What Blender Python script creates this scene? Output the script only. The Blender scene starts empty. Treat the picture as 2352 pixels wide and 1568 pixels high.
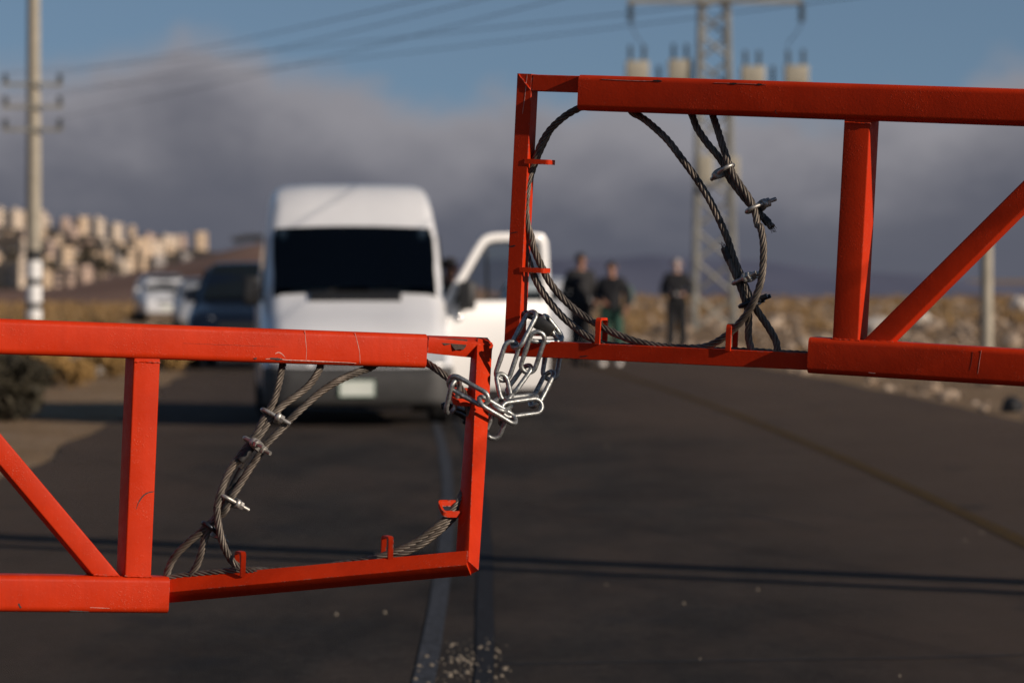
import bpy, math, random
from mathutils import Vector, Matrix, noise

random.seed(11)
R = math.radians
scene = bpy.context.scene
COL = scene.collection

# ------------------------------------------------------------------ camera
# long lens (135 mm), standing eye height, focused on the gate about 9.4 m away
F, CX, HY, EYE = 8820.0, 1176.0, 625.0, 1.55        # focal length in picture units, optical centre, horizon row, eye height
cam_d = bpy.data.cameras.new('camera')
cam_d.lens = 135.0
cam_d.sensor_width = 36.0
cam_d.shift_y = -(784.0 - HY) / 2352.0
cam_d.clip_start = 0.1
cam_d.clip_end = 30000.0
cam_d.dof.use_dof = True
cam_d.dof.focus_distance = 9.35
cam_d.dof.aperture_fstop = 4.9
cam_d.dof.aperture_blades = 0
cam = bpy.data.objects.new('camera', cam_d)
cam.location = (0, 0, EYE)
cam.rotation_euler = (R(90), 0, 0)
COL.objects.link(cam)
scene.camera = cam

# ------------------------------------------------------------------ sun direction
PHI, ELEV = R(59.6), R(20.0)        # sun to the right and behind the camera, low
SUN = Vector((math.sin(PHI) * math.cos(ELEV), -math.cos(PHI) * math.cos(ELEV), math.sin(ELEV)))

# ------------------------------------------------------------------ world
SKY_STRENGTH = 0.07
world = bpy.data.worlds.new('World')
scene.world = world
world.use_nodes = True
wn, wl = world.node_tree.nodes, world.node_tree.links
wn.clear()


def wmath(op, a, b=None, c=None, clamp=False):
    n = wn.new('ShaderNodeMath'); n.operation = op; n.use_clamp = clamp
    for i, v in enumerate((a, b, c)):
        if v is None:
            continue
        if isinstance(v, (int, float)):
            n.inputs[i].default_value = v
        else:
            wl.new(v, n.inputs[i])
    return n.outputs[0]


sky = wn.new('ShaderNodeTexSky')
sky.sky_type = 'NISHITA'
sky.sun_disc = False
sky.sun_elevation = ELEV
sky.sun_rotation = math.pi - PHI
sky.altitude = 600
sky.air_density = 1.0
sky.dust_density = 0.25
sky.ozone_density = 1.6
tc = wn.new('ShaderNodeTexCoord')
lift = wn.new('ShaderNodeVectorMath'); lift.operation = 'ADD'; lift.inputs[1].default_value = (0, 0, .16)     # clean dry air: the blue reaches down to the horizon
wl.new(tc.outputs['Generated'], lift.inputs[0])
nrmz = wn.new('ShaderNodeVectorMath'); nrmz.operation = 'NORMALIZE'
wl.new(lift.outputs[0], nrmz.inputs[0]); wl.new(nrmz.outputs[0], sky.inputs['Vector'])
sep = wn.new('ShaderNodeSeparateXYZ'); wl.new(tc.outputs['Generated'], sep.inputs[0])
az = wmath('ARCTAN2', sep.outputs[0], sep.outputs[1])
el = wmath('ARCSINE', sep.outputs[2])
# height of the cloud tops over azimuth (radians), going on at its mean all round, broken up by noise
TOPS = [(-.150, .049), (-.122, .0505), (-.105, .055), (-.0937, .058), (-.0823, .0635), (-.070, .061), (-.0608, .0555), (-.048, .054),
        (-.037, .050), (-.0256, .0455), (-.0143, .0465), (-.004, .0495), (.006, .047), (.0254, .0475), (.06, .046), (.085, .0455), (.099, .047),
        (.110, .048), (.1218, .0555), (.133, .058), (.150, .052)]
fc = wn.new('ShaderNodeFloatCurve')
wl.new(wmath('MULTIPLY_ADD', az, 1 / .32, .5, clamp=True), fc.inputs['Value'])
cv = fc.mapping.curves[0]
pts = [((a + .16) / .32, h * 10) for a, h in TOPS]
while len(cv.points) < len(pts):
    cv.points.new(.5, .5)
for p, (a, h) in zip(cv.points, pts):
    p.location = (a, h)
fc.mapping.update()
tops = wmath('MULTIPLY', fc.outputs[0], .1)
comb = wn.new('ShaderNodeCombineXYZ')
wl.new(az, comb.inputs[0]); wl.new(wmath('MULTIPLY', el, 1.5), comb.inputs[1])


def wnoise(scale, detail, rough=.55):
    n = wn.new('ShaderNodeTexNoise'); n.inputs['Scale'].default_value = scale
    n.inputs['Detail'].default_value = detail; n.inputs['Roughness'].default_value = rough
    wl.new(comb.outputs[0], n.inputs['Vector'])
    return n.outputs['Fac']


n_edge = wnoise(48, 4)
n_big = wnoise(3.2, 2)
n_body = wnoise(26, 3)
edge = wmath('ADD', wmath('MULTIPLY_ADD', n_edge, .020, -.010), wmath('MULTIPLY_ADD', n_big, .03, -.015))
depth = wmath('SUBTRACT', wmath('ADD', tops, edge), el)            # > 0 inside the cloud bank
mask = wn.new('ShaderNodeMapRange'); mask.interpolation_type = 'SMOOTHSTEP'
wl.new(depth, mask.inputs['Value'])
mask.inputs['From Min'].default_value = -.006; mask.inputs['From Max'].default_value = .008
lit = wn.new('ShaderNodeMapRange'); lit.interpolation_type = 'SMOOTHSTEP'
wl.new(wmath('ADD', depth, wmath('MULTIPLY_ADD', n_body, .036, -.016)), lit.inputs['Value'])
lit.inputs['From Min'].default_value = .040; lit.inputs['From Max'].default_value = .0
lit.inputs['To Min'].default_value = 0; lit.inputs['To Max'].default_value = 1
cl = wn.new('ShaderNodeMix'); cl.data_type = 'RGBA'
wl.new(lit.outputs[0], cl.inputs[0])
deepn = wn.new('ShaderNodeMapRange'); wl.new(wnoise(17, 4, .6), deepn.inputs['Value'])
deepn.inputs['From Min'].default_value = .36; deepn.inputs['From Max'].default_value = .64
dm = wn.new('ShaderNodeMix'); dm.data_type = 'RGBA'; elr = wn.new('ShaderNodeMapRange'); wl.new(el, elr.inputs['Value'])
elr.inputs['From Min'].default_value = .004; elr.inputs['From Max'].default_value = .042
elr.inputs['To Min'].default_value = .08; elr.inputs['To Max'].default_value = 1.0
wl.new(wmath('MULTIPLY', deepn.outputs[0], elr.outputs[0]), dm.inputs[0])
dm.inputs[6].default_value = tuple(c / SKY_STRENGTH for c in (.103, .109, .140)) + (1,)
dm.inputs[7].default_value = tuple(c / SKY_STRENGTH for c in (.168, .168, .194)) + (1,)
wl.new(dm.outputs[2], cl.inputs[6])
cl.inputs[7].default_value = tuple(c / SKY_STRENGTH for c in (.278, .272, .298)) + (1,)
mx = wn.new('ShaderNodeMix'); mx.data_type = 'RGBA'
wl.new(mask.outputs[0], mx.inputs[0]); wl.new(sky.outputs[0], mx.inputs[6]); wl.new(cl.outputs[2], mx.inputs[7])
bg = wn.new('ShaderNodeBackground'); bg.inputs['Strength'].default_value = SKY_STRENGTH
wl.new(mx.outputs[2], bg.inputs['Color'])
wo = wn.new('ShaderNodeOutputWorld'); wl.new(bg.outputs[0], wo.inputs['Surface'])

# ------------------------------------------------------------------ sun lamp
sd = bpy.data.lights.new('sun', 'SUN')
sd.energy = 4.2
sd.angle = R(0.5)
sd.color = (1.0, .865, .735)
sun = bpy.data.objects.new('sun', sd)
sun.rotation_euler = SUN.to_track_quat('Z', 'Y').to_euler()
sun.location = SUN * 60
COL.objects.link(sun)

scene.view_settings.view_transform = 'Standard'
scene.view_settings.look = 'None'
scene.view_settings.exposure = 0.0
scene.view_settings.gamma = 1.0
scene.view_settings.use_curve_mapping = False
scene.render.engine = 'CYCLES'
scene.cycles.use_denoising = True
scene.cycles.max_bounces = 6
scene.cycles.sample_clamp_indirect = 6.0

# ================================================================== helpers


def at(px, py, Y):
    """a point of the place that lies Y metres ahead, on the line of sight through the picture point"""
    return Vector(((px - CX) / F * Y, Y, EYE - (py - HY) / F * Y))


def on_ground(px, py, z=0.0):
    Y = (EYE - z) * F / (py - HY)
    return Vector(((px - CX) / F * Y, Y, z))


class MB:
    """collects faces; build() links them as one mesh object"""

    def __init__(self):
        self.v, self.f = [], []

    def add(self, verts, faces):
        o = len(self.v)
        self.v += [tuple(p) for p in verts]
        self.f += [tuple(i + o for i in f) for f in faces]
        return self

    def box(self, c, s, rot=None):
        c = Vector(c); pts = []
        for x in (-.5, .5):
            for y in (-.5, .5):
                for z in (-.5, .5):
                    p = Vector((x * s[0], y * s[1], z * s[2]))
                    if rot is not None:
                        p = rot @ p
                    pts.append(c + p)
        return self.add(pts, [(0, 1, 3, 2), (4, 6, 7, 5), (0, 4, 5, 1), (2, 3, 7, 6), (0, 2, 6, 4), (1, 5, 7, 3)])

    def loft(self, rings, caps=True, closed=True, loop=False):
        n = len(rings[0]); o = len(self.v)
        for r in rings:
            self.v += [tuple(p) for p in r]
        m = len(rings)
        for i in range(m if loop else m - 1):
            a, b = o + i * n, o + ((i + 1) % m) * n
            for j in range(n if closed else n - 1):
                k = (j + 1) % n
                self.f.append((a + j, a + k, b + k, b + j))
        if caps and not loop:
            self.f.append(tuple(o + j for j in reversed(range(n))))
            self.f.append(tuple(o + (m - 1) * n + j for j in range(n)))
        return self

    def tube(self, pts, r, sides=8, caps=True, loop=False):
        pts = [Vector(p) for p in pts]
        rr = r if isinstance(r, (list, tuple)) else [r] * len(pts)
        fr = frames(pts, loop)
        rings = []
        for p, (t, a, b), q in zip(pts, fr, rr):
            rings.append([p + (a * math.cos(2 * math.pi * k / sides) + b * math.sin(2 * math.pi * k / sides)) * q for k in range(sides)])
        return self.loft(rings, caps, loop=loop)

    def build(self, name, mat, parent=None, smooth=None):
        me = bpy.data.meshes.new(name)
        me.from_pydata(self.v, [], self.f)
        me.validate()
        if smooth is not None:
            me.polygons.foreach_set('use_smooth', [True] * len(me.polygons))
            me.set_sharp_from_angle(angle=R(smooth))
        me.materials.append(mat)
        o = bpy.data.objects.new(name, me)
        COL.objects.link(o)
        if parent is not None:
            put_under(o, parent)
        return o


def put_under(o, parent):
    """parent an object built in world space; keep it where it is"""
    o.parent = parent
    o.matrix_parent_inverse = world_of(parent).inverted()


def world_of(o):
    m = o.matrix_basis.copy()
    return m if o.parent is None else world_of(o.parent) @ o.matrix_parent_inverse @ m


def frames(pts, loop=False):
    n = len(pts); ts = []
    for i in range(n):
        if loop:
            t = pts[(i + 1) % n] - pts[i - 1]
        else:
            t = pts[min(i + 1, n - 1)] - pts[max(i - 1, 0)]
        ts.append(t.normalized())
    ref = Vector((0, 0, 1)) if abs(ts[0].z) < .9 else Vector((1, 0, 0))
    a = ts[0].cross(ref).normalized()
    out = []
    for t in ts:
        a = (a - t * a.dot(t))
        if a.length < 1e-6:
            a = t.orthogonal()
        a.normalize()
        out.append((t, a.copy(), t.cross(a)))
    return out


def catmull(pts, step):
    """smooth curve through the points, resampled every step metres"""
    P = [pts[0] * 2 - pts[1]] + list(pts) + [pts[-1] * 2 - pts[-2]]
    dense = []
    for i in range(1, len(P) - 2):
        p0, p1, p2, p3 = P[i - 1:i + 3]
        m = max(4, int((p2 - p1).length / step * 2))
        for k in range(m):
            t = k / m
            dense.append(.5 * ((2 * p1) + (p2 - p0) * t + (2 * p0 - 5 * p1 + 4 * p2 - p3) * t * t + (3 * p1 - p0 - 3 * p2 + p3) * t ** 3))
    dense.append(P[-2])
    out = [dense[0]]; acc = 0.0
    for a, b in zip(dense, dense[1:]):
        acc += (b - a).length
        if acc >= step:
            out.append(b); acc = 0.0
    if (out[-1] - dense[-1]).length > step * .3:
        out.append(dense[-1])
    return out


def tag(o, label, cat, group=None, kind=None):
    if label: o['label'] = label
    if cat: o['category'] = cat
    if group: o['group'] = group
    if kind: o['kind'] = kind
    return o


def thing(name, loc, label, cat, group=None, rz=0.0):
    o = bpy.data.objects.new(name, None)
    o.empty_display_size = .1
    o.location = loc
    o.rotation_euler = (0, 0, rz)
    COL.objects.link(o)
    return tag(o, label, cat, group)


def child(o, parent):
    """parent an object built in the parent's own coordinates"""
    o.parent = parent
    return o


# ================================================================== materials
MATS = {}


class NT:
    def __init__(self, name):
        self.m = bpy.data.materials.new(name)
        self.m.use_nodes = True
        self.n, self.l = self.m.node_tree.nodes, self.m.node_tree.links
        self.b = self.n['Principled BSDF']
        MATS[name] = self.m
        t = self.n.new('ShaderNodeTexCoord')
        self.obj, self.gen = t.outputs['Object'], t.outputs['Generated']
        g = self.n.new('ShaderNodeNewGeometry')
        self.pos, self.nrm, self.island = g.outputs['Position'], g.outputs['Normal'], g.outputs['Random Per Island']

    def noise(self, scale, detail=3, rough=.55, vec=None, stretch=None):
        v = vec or self.pos
        if stretch:
            mp = self.n.new('ShaderNodeMapping'); mp.inputs['Scale'].default_value = stretch
            self.l.new(v, mp.inputs['Vector']); v = mp.outputs[0]
        x = self.n.new('ShaderNodeTexNoise')
        x.inputs['Scale'].default_value = scale; x.inputs['Detail'].default_value = detail; x.inputs['Roughness'].default_value = rough
        self.l.new(v, x.inputs['Vector'])
        return x.outputs['Fac']

    def ramp(self, fac, stops):
        r = self.n.new('ShaderNodeValToRGB')
        e = r.color_ramp.elements
        while len(e) < len(stops):
            e.new(.5)
        for k, (p, c) in zip(e, stops):
            k.position = p
            k.color = (c, c, c, 1) if isinstance(c, (int, float)) else tuple(c) + (1,)
        self.l.new(fac, r.inputs[0])
        return r.outputs[0]

    def math(self, op, a, b=None, clamp=False):
        n = self.n.new('ShaderNodeMath'); n.operation = op; n.use_clamp = clamp
        for i, v in enumerate((a, b)):
            if v is None: continue
            if isinstance(v, (int, float)): n.inputs[i].default_value = v
            else: self.l.new(v, n.inputs[i])
        return n.outputs[0]

    def mix(self, fac, a, b, mode='MIX'):
        n = self.n.new('ShaderNodeMix'); n.data_type = 'RGBA'; n.blend_type = mode
        for i, v in ((0, fac), (6, a), (7, b)):
            if isinstance(v, (int, float)): n.inputs[i].default_value = v
            elif isinstance(v, tuple): n.inputs[i].default_value = v + (1,)
            else: self.l.new(v, n.inputs[i])
        return n.outputs[2]

    def set(self, **kw):
        names = {'color': 'Base Color', 'rough': 'Roughness', 'metal': 'Metallic', 'spec': 'Specular IOR Level', 'normal': 'Normal',
                 'coat': 'Coat Weight', 'alpha': 'Alpha', 'trans': 'Transmission Weight'}
        for k, v in kw.items():
            s = self.b.inputs[names[k]]
            if isinstance(v, (int, float)): s.default_value = v
            elif isinstance(v, tuple): s.default_value = v + (1,)
            else: self.l.new(v, s)
        return self.m

    def bump(self, h, strength=.3, dist=.01):
        b = self.n.new('ShaderNodeBump'); b.inputs['Strength'].default_value = strength; b.inputs['Distance'].default_value = dist
        self.l.new(h, b.inputs['Height'])
        return b.outputs[0]


def simple(name, col, rough=.6, metal=0.0, var=.15, scale=6.0, spec=.5, coat=0.0):
    t = NT(name)
    n = t.noise(scale, 4)
    c = t.mix(t.ramp(n, [(.3, 0.0), (.7, 1.0)]), tuple(x * (1 - var) for x in col), tuple(min(1, x * (1 + var)) for x in col))
    return t.set(color=c, rough=rough, metal=metal, spec=spec, coat=coat)


# red gate paint: brushed coats, orange peel, chips along the edges
t = NT('red paint')
bev = t.n.new('ShaderNodeBevel'); bev.samples = 4; bev.inputs['Radius'].default_value = .0045
dotn = t.n.new('ShaderNodeVectorMath'); dotn.operation = 'DOT_PRODUCT'
t.l.new(bev.outputs[0], dotn.inputs[0]); t.l.new(t.nrm, dotn.inputs[1])
edge_m = t.ramp(dotn.outputs['Value'], [(.84, 1.0), (.985, 0.0)])
chipn = t.noise(95, 5, .7)
chip_edge = t.math('MULTIPLY', edge_m, t.ramp(t.noise(34, 5, .7), [(.515, 0.0), (.565, 1.0)]))
chip_any = t.math('MULTIPLY', t.ramp(chipn, [(.735, 0.0), (.755, 1.0)]), t.ramp(t.noise(6, 2), [(.5, 0.0), (.6, 1.0)]))
chips = t.math('MAXIMUM', chip_edge, chip_any)
base = t.mix(t.ramp(t.noise(9, 4), [(.3, 0.0), (.75, 1.0)]), (.495, .0265, .0038), (.590, .0360, .0062))
streak = t.ramp(t.noise(60, 3, .6, stretch=(1, 1, .06)), [(.3, .95), (.7, 1.03)])
base = t.mix(1.0, base, streak, 'MULTIPLY')
spk = t.ramp(t.noise(240, 2), [(.70, 0.0), (.74, 1.0)])
base = t.mix(t.math('MULTIPLY', spk, .35), base, (.62, .19, .12))
rust = t.mix(t.ramp(t.noise(150, 3), [(.42, 0.0), (.58, 1.0)]), (.020, .013, .010), (.30, .20, .16))
h = t.math('ADD', t.math('MULTIPLY', t.noise(160, 3), .5), t.math('MULTIPLY', t.noise(28, 4), .8))
blist = t.math('MULTIPLY', t.ramp(t.noise(230, 2, .5), [(.58, 0.0), (.70, 1.0)]), t.ramp(t.noise(7, 3), [(.50, 0.0), (.62, 1.0)]))
h = t.math('ADD', t.math('SUBTRACT', h, t.math('MULTIPLY', chips, .6)), t.math('MULTIPLY', blist, 1.6))
base = t.mix(t.math('MULTIPLY', blist, .22), base, (.66, .16, .09))
grime = t.ramp(t.noise(3.2, 5, .65), [(.52, 0.0), (.78, .38)])
base = t.mix(grime, base, (.33, .030, .012))
t.set(color=t.mix(chips, base, rust), rough=t.ramp(t.noise(40, 3), [(.3, .38), (.7, .56)]), spec=.10, normal=t.bump(h, .27, .0020))

simple('rust bare', (.055, .032, .022), .8, 0.2, .5, 120)
simple('paint chip pale', (.55, .30, .24), .7, 0, .3, 150)
simple('scratch dark', (.03, .018, .015), .7, 0, .3, 150)

# wire rope: weathered, greasy brown-grey steel
t = NT('wire rope')
c = t.mix(t.ramp(t.noise(30, 4, .65), [(.35, 0.0), (.68, 1.0)]), (.060, .050, .040), (.205, .172, .138))
c = t.mix(t.ramp(t.noise(9, 3), [(.45, 0.0), (.7, .55)]), c, (.10, .068, .045))
t.set(color=c, rough=.52, metal=.45, spec=.4, normal=t.bump(t.noise(900, 2), .35, .0008))
simple('black tape', (.018, .016, .015), .6, 0, .3, 200)

# zinc: galvanised chain and clamp steel
t = NT('galvanised steel')
c = t.mix(t.ramp(t.noise(130, 5, .7), [(.35, 0.0), (.62, 1.0)]), (.19, .195, .19), (.46, .47, .45))
c = t.mix(t.ramp(t.noise(70, 4, .7), [(.60, 0.0), (.72, .75)]), c, (.10, .075, .055))
t.set(color=c, rough=t.ramp(t.noise(160, 4), [(.3, .36), (.7, .58)]), metal=.85, normal=t.bump(t.noise(260, 4), .3, .0012))
simple('clamp steel', (.42, .40, .36), .45, .7, .35, 160)
simple('dark hardened steel', (.030, .034, .042), .35, .6, .4, 130)
simple('black plastic lock', (.014, .013, .012), .38, 0, .3, 60, .5)
simple('brass dull', (.16, .12, .07), .5, .6, .3, 80)

# asphalt
t = NT('asphalt')
fine = t.noise(420, 2, .7)
sepn = t.n.new('ShaderNodeSeparateXYZ'); t.l.new(t.pos, sepn.inputs[0])
y0c = t.math('MAXIMUM', t.math('SUBTRACT', sepn.outputs[1], 14.0), 0.0)
yc = t.math('MINIMUM', y0c, 46.0)
bend = t.math('ADD', t.math('MULTIPLY', t.math('MULTIPLY', yc, yc), .0007), t.math('MULTIPLY', t.math('SUBTRACT', y0c, yc), .0644))
off = t.math('ADD', sepn.outputs[0], t.math('ADD', bend, .22))   # metres from the centre line
offn = t.math('ADD', t.math('ABSOLUTE', off), t.math('MULTIPLY', t.math('SUBTRACT', t.noise(.35, 4), .5), 2.6))
dust = t.ramp(t.math('DIVIDE', offn, 8.0), [(.14, 0.0), (.36, .6), (.62, 1.0)])
patch = t.ramp(t.noise(1.1, 6, .7, stretch=(1, .42, 1)), [(.32, .55), (.68, 1.50)])
a = t.mix(t.ramp(fine, [(.3, 0.0), (.72, 1.0)]), (.0195, .0166, .0142), (.045, .0380, .0320))
a = t.mix(1.0, a, patch, 'MULTIPLY')
a = t.mix(1.0, a, t.ramp(t.noise(13, 6, .78), [(.32, .55), (.5, 1.0), (.70, 1.6)]), 'MULTIPLY')
a = t.mix(1.0, a, t.ramp(t.noise(42, 4, .8), [(.34, .6), (.5, 1.0), (.68, 1.7)]), 'MULTIPLY')
a = t.mix(t.math('MULTIPLY', dust, .60), a, (.165, .110, .075))
lane = t.ramp(t.noise(.55, 5, .7, stretch=(1, .25, 1)), [(.42, 0.0), (.62, .62)])
a = t.mix(lane, a, (.088, .062, .046))
dark_blot = t.ramp(t.noise(1.6, 4, .6, stretch=(.6, .5, 1)), [(.60, 0.0), (.70, .65)])  # darker blots scattered by noise
a = t.mix(dark_blot, a, (.022, .021, .022))
chipst = t.ramp(t.noise(55, 2, .5), [(.745, 0.0), (.77, 1.0)])
a = t.mix(t.math('MULTIPLY', chipst, .35), a, (.30, .24, .19))
t.set(color=a, rough=.9, spec=.12, normal=t.bump(t.math('ADD', fine, t.math('MULTIPLY', t.noise(90, 3), 1.2)), .8, .012))

t = NT('worn road paint')
w = t.ramp(t.noise(26, 5, .7), [(.40, 0.0), (.62, 1.0)])
t.set(color=t.mix(w, (.026, .0265, .028), (.080, .086, .100)), rough=.95, spec=.08)
t = NT('fainter road paint')
w = t.ramp(t.noise(26, 5, .7), [(.45, 0.0), (.66, 1.0)])
t.set(color=t.mix(w, (.020, .020, .022), (.036, .039, .046)), rough=.95, spec=.05)
t = NT('worn yellow paint')
w = t.ramp(t.noise(14, 5, .7), [(.38, 0.0), (.62, 1.0)])
t.set(color=t.mix(w, (.052, .036, .022), (.088, .052, .014)), rough=.95, spec=.05)
simple('tar', (.012, .012, .013), .8, 0, .3, 20)
simple('stone chip', (.19, .155, .115), .8, 0, .35, 40)

# soil and field
t = NT('dry soil')
n1 = t.ramp(t.noise(.5, 5, .65), [(.3, 0.0), (.7, 1.0)])
c = t.mix(n1, (.25, .160, .083), (.36, .250, .150))
c = t.mix(t.ramp(t.noise(6, 4, .7), [(.45, 0.0), (.7, .8)]), c, (.20, .115, .055))
c = t.mix(t.ramp(t.noise(2.2, 4), [(.55, 0.0), (.72, .7)]), c, (.42, .33, .25))
t.set(color=c, rough=.95, spec=.15, normal=t.bump(t.noise(9, 5, .7), .9, .12))
t = NT('field stone')
c = t.mix(t.island, (.27, .195, .135), (.50, .40, .305))
c = t.mix(t.ramp(t.noise(16, 4), [(.4, 0.0), (.7, .6)]), c, (.27, .19, .12))
t.set(color=c, rough=.9, spec=.2, normal=t.bump(t.noise(30, 4), .6, .03))
simple('white stone', (.58, .51, .43), .85, 0, .2, 9)
simple('black rubber', (.016, .015, .015), .75, 0, .3, 20)
t = NT('dry grass')
t.set(color=t.mix(t.island, (.25, .145, .055), (.40, .27, .135)), rough=.85, spec=.1)
t = NT('dry shrub')
t.set(color=t.mix(t.island, (.17, .10, .035), (.40, .24, .085)), rough=.85, spec=.1)
t = NT('dark leaves')
t.set(color=t.mix(t.island, (.024, .021, .014), (.062, .052, .032)), rough=.7, spec=.2)
simple('bark', (.09, .065, .045), .9, 0, .3, 14)

# far land
t = NT('ploughed hill')
c = t.mix(t.ramp(t.noise(.012, 5, .6), [(.35, 0.0), (.68, 1.0)]), (.185, .112, .084), (.290, .180, .130))
c = t.mix(t.ramp(t.noise(.004, 3, .6, stretch=(1, 4, 1)), [(.5, 0.0), (.66, .6)]), c, (.29, .195, .145))
t.set(color=c, rough=1.0, spec=.05)
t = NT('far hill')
c = t.mix(t.ramp(t.noise(.0025, 5, .6), [(.35, 0.0), (.68, 1.0)]), (.120, .130, .185), (.165, .168, .215))  # blue-grey of the hazy distance put into the colour
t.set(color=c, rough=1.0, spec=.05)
t = NT('town slope')
c = t.mix(t.ramp(t.noise(.02, 5, .6), [(.35, 0.0), (.65, 1.0)]), (.040, .038, .032), (.13, .098, .072))
t.set(color=c, rough=1.0, spec=.05)
for nm, col in (('cream stone wall', (.62, .46, .31)), ('pale stone wall', (.62, .50, .38)), ('pink stone wall', (.50, .36, .28)), ('grey block wall', (.38, .34, .31))):
    simple(nm, col, .9, 0, .12, .08)
simple('town window', (.05, .055, .065), .25, 0, .3, .5)
simple('tank', (.55, .55, .54), .6, 0, .1, 1)
# vehicles, poles, clothes
simple('white car paint', (.72, .72, .715), .28, 0, .05, 2.0, .5, .6)
simple('door paint', (.80, .78, .74), .28, 0, .04, 2.0, .5, .6)
simple('silver car paint', (.42, .43, .44), .3, .3, .06, 2.0, .5, .6)
simple('navy car paint', (.006, .009, .017), .25, .1, .1, 2.0, .5, .6)
simple('grey bumper plastic', (.048, .046, .043), .6, 0, .2, 8)
simple('black plastic', (.015, .015, .015), .55, 0, .2, 12)
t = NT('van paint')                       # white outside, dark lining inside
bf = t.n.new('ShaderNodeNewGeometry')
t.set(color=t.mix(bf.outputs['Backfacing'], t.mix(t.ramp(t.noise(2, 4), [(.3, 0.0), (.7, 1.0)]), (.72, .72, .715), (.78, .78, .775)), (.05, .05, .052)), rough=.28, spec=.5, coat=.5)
t = NT('windscreen glass')
tr = t.n.new('ShaderNodeBsdfTransparent'); tr.inputs['Color'].default_value = (.78, .84, .82, 1)
gl = t.n.new('ShaderNodeBsdfGlossy'); gl.inputs['Roughness'].default_value = .04
fr = t.n.new('ShaderNodeFresnel'); fr.inputs['IOR'].default_value = 1.5
ms_ = t.n.new('ShaderNodeMixShader')
t.l.new(fr.outputs[0], ms_.inputs[0]); t.l.new(tr.outputs[0], ms_.inputs[1]); t.l.new(gl.outputs[0], ms_.inputs[2])
t.l.new(ms_.outputs[0], t.n['Material Output'].inputs['Surface'])
t = NT('car glass')
t.set(color=(.010, .013, .014), rough=.06, spec=.5)
t = NT('clear glass')
t.set(color=(.75, .82, .80), rough=.02, trans=1.0)
t.b.inputs['IOR'].default_value = 1.05
simple('chrome', (.85, .85, .83), .10, 1.0, .02, 8)
simple('lamp glass', (.62, .63, .62), .12, .3, .1, 8)
simple('amber lens', (.55, .22, .02), .2, 0, .1, 8)
simple('tail lamp', (.35, .012, .010), .2, 0, .1, 8)
simple('number plate', (.72, .75, .66), .45, 0, .06, 6)
simple('plate green', (.05, .22, .11), .5, 0, .06, 6)
simple('steel rim', (.30, .30, .30), .4, .7, .2, 12)
simple('seat cloth', (.20, .20, .20), .9, 0, .2, 20)
simple('concrete pole', (.37, .33, .255), .85, 0, .15, 5)
simple('pole white', (.80, .79, .76), .6, 0, .06, 6)
simple('pole black', (.016, .015, .015), .6, 0, .2, 6)
simple('lattice steel', (.30, .29, .25), .6, .3, .25, 3)
simple('equipment beige', (.38, .345, .265), .6, 0, .12, 4)
simple('insulator', (.055, .062, .058), .3, 0, .2, 20)
simple('wire', (.09, .09, .09), .6, .3, .1, 4)
for nm, col in (('skin tan', (.36, .175, .105)), ('skin pale', (.50, .285, .21)), ('skin brown', (.30, .13, .075))):
    simple(nm, col, .55, 0, .1, 25)
simple('black cloth', (.012, .012, .014), .9, 0, .3, 25)
simple('charcoal cloth', (.022, .021, .022), .9, 0, .3, 25)
simple('green trousers', (.030, .085, .060), .9, 0, .2, 25)
simple('mint cloth', (.075, .11, .10), .85, 0, .15, 25)
simple('dark hair', (.012, .009, .008), .7, 0, .3, 60)
simple('grey hair', (.34, .31, .29), .8, 0, .2, 60)
simple('white shoes', (.66, .62, .57), .7, 0, .1, 20)
simple('eye white', (.7, .68, .65), .4, 0, .05, 20)

# ================================================================== the two gate leaves
# each leaf lies in its own upright plane; the planes meet in a shallow V that points away from the camera
GA = R(23.8)
YM = 9.5
GM = Vector(((1135 - CX) / F * YM, YM, EYE))


class Plane:
    def __init__(self, side):
        self.N = Vector((math.sin(GA) * (1 if side == 'lower' else -1), -math.cos(GA), 0))     # towards the camera
        self.U = Vector((math.cos(GA), math.sin(GA) * (1 if side == 'lower' else -1), 0))      # to the right along the leaf

    def p(self, px, py, n=0.0):
        C = Vector((0, 0, EYE)); d = Vector(((px - CX) / F, 1, -(py - HY) / F))
        return C + d * (((GM - C).dot(self.N) + n) / d.dot(self.N))


HI, LO = Plane('upper'), Plane('lower')
RED = MATS['red paint']


def rect_ring(c, w, n, hw, hd, rad, seg=4):
    pts = []
    for sx, sy, a0 in ((1, 1, 0), (-1, 1, 90), (-1, -1, 180), (1, -1, 270)):
        for k in range(seg + 1):
            a = R(a0 + 90 * k / seg)
            pts.append(c + w * (sx * (hw - rad) + rad * math.cos(a)) + n * (sy * (hd - rad) + rad * math.sin(a)))
    return pts


def hollow(mb, p0, p1, N, height, depth, rad, roll0=0.0, roll1=0.0, centred=False, rings=None, seg=4):
    """rectangular steel tube; p0, p1 lie on the middle of its front face (or on its axis when centred)"""
    d = (p1 - p0).normalized()
    n = (N - d * N.dot(d)).normalized()
    w = d.cross(n)
    if w.z < 0 or (abs(w.z) < .3 and w.x < 0):
        w = -w
    off = Vector() if centred else -n * depth / 2
    m = rings or (12 if roll0 != roll1 else 2)
    out = []
    for i in range(m):
        f = i / (m - 1)
        a = R(roll0 + (roll1 - roll0) * f)
        q = Matrix.Rotation(a, 3, d)
        out.append(rect_ring(p0.lerp(p1, f) + off, q @ w, q @ n, height / 2, depth / 2, rad, seg))
    mb.loft(out)
    return mb


def steel(name, parent, *args, **kw):
    mb = MB(); hollow(mb, *args, **kw)
    return mb.build(name, kw.get('mat', RED) if False else RED, parent, 35)


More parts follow.
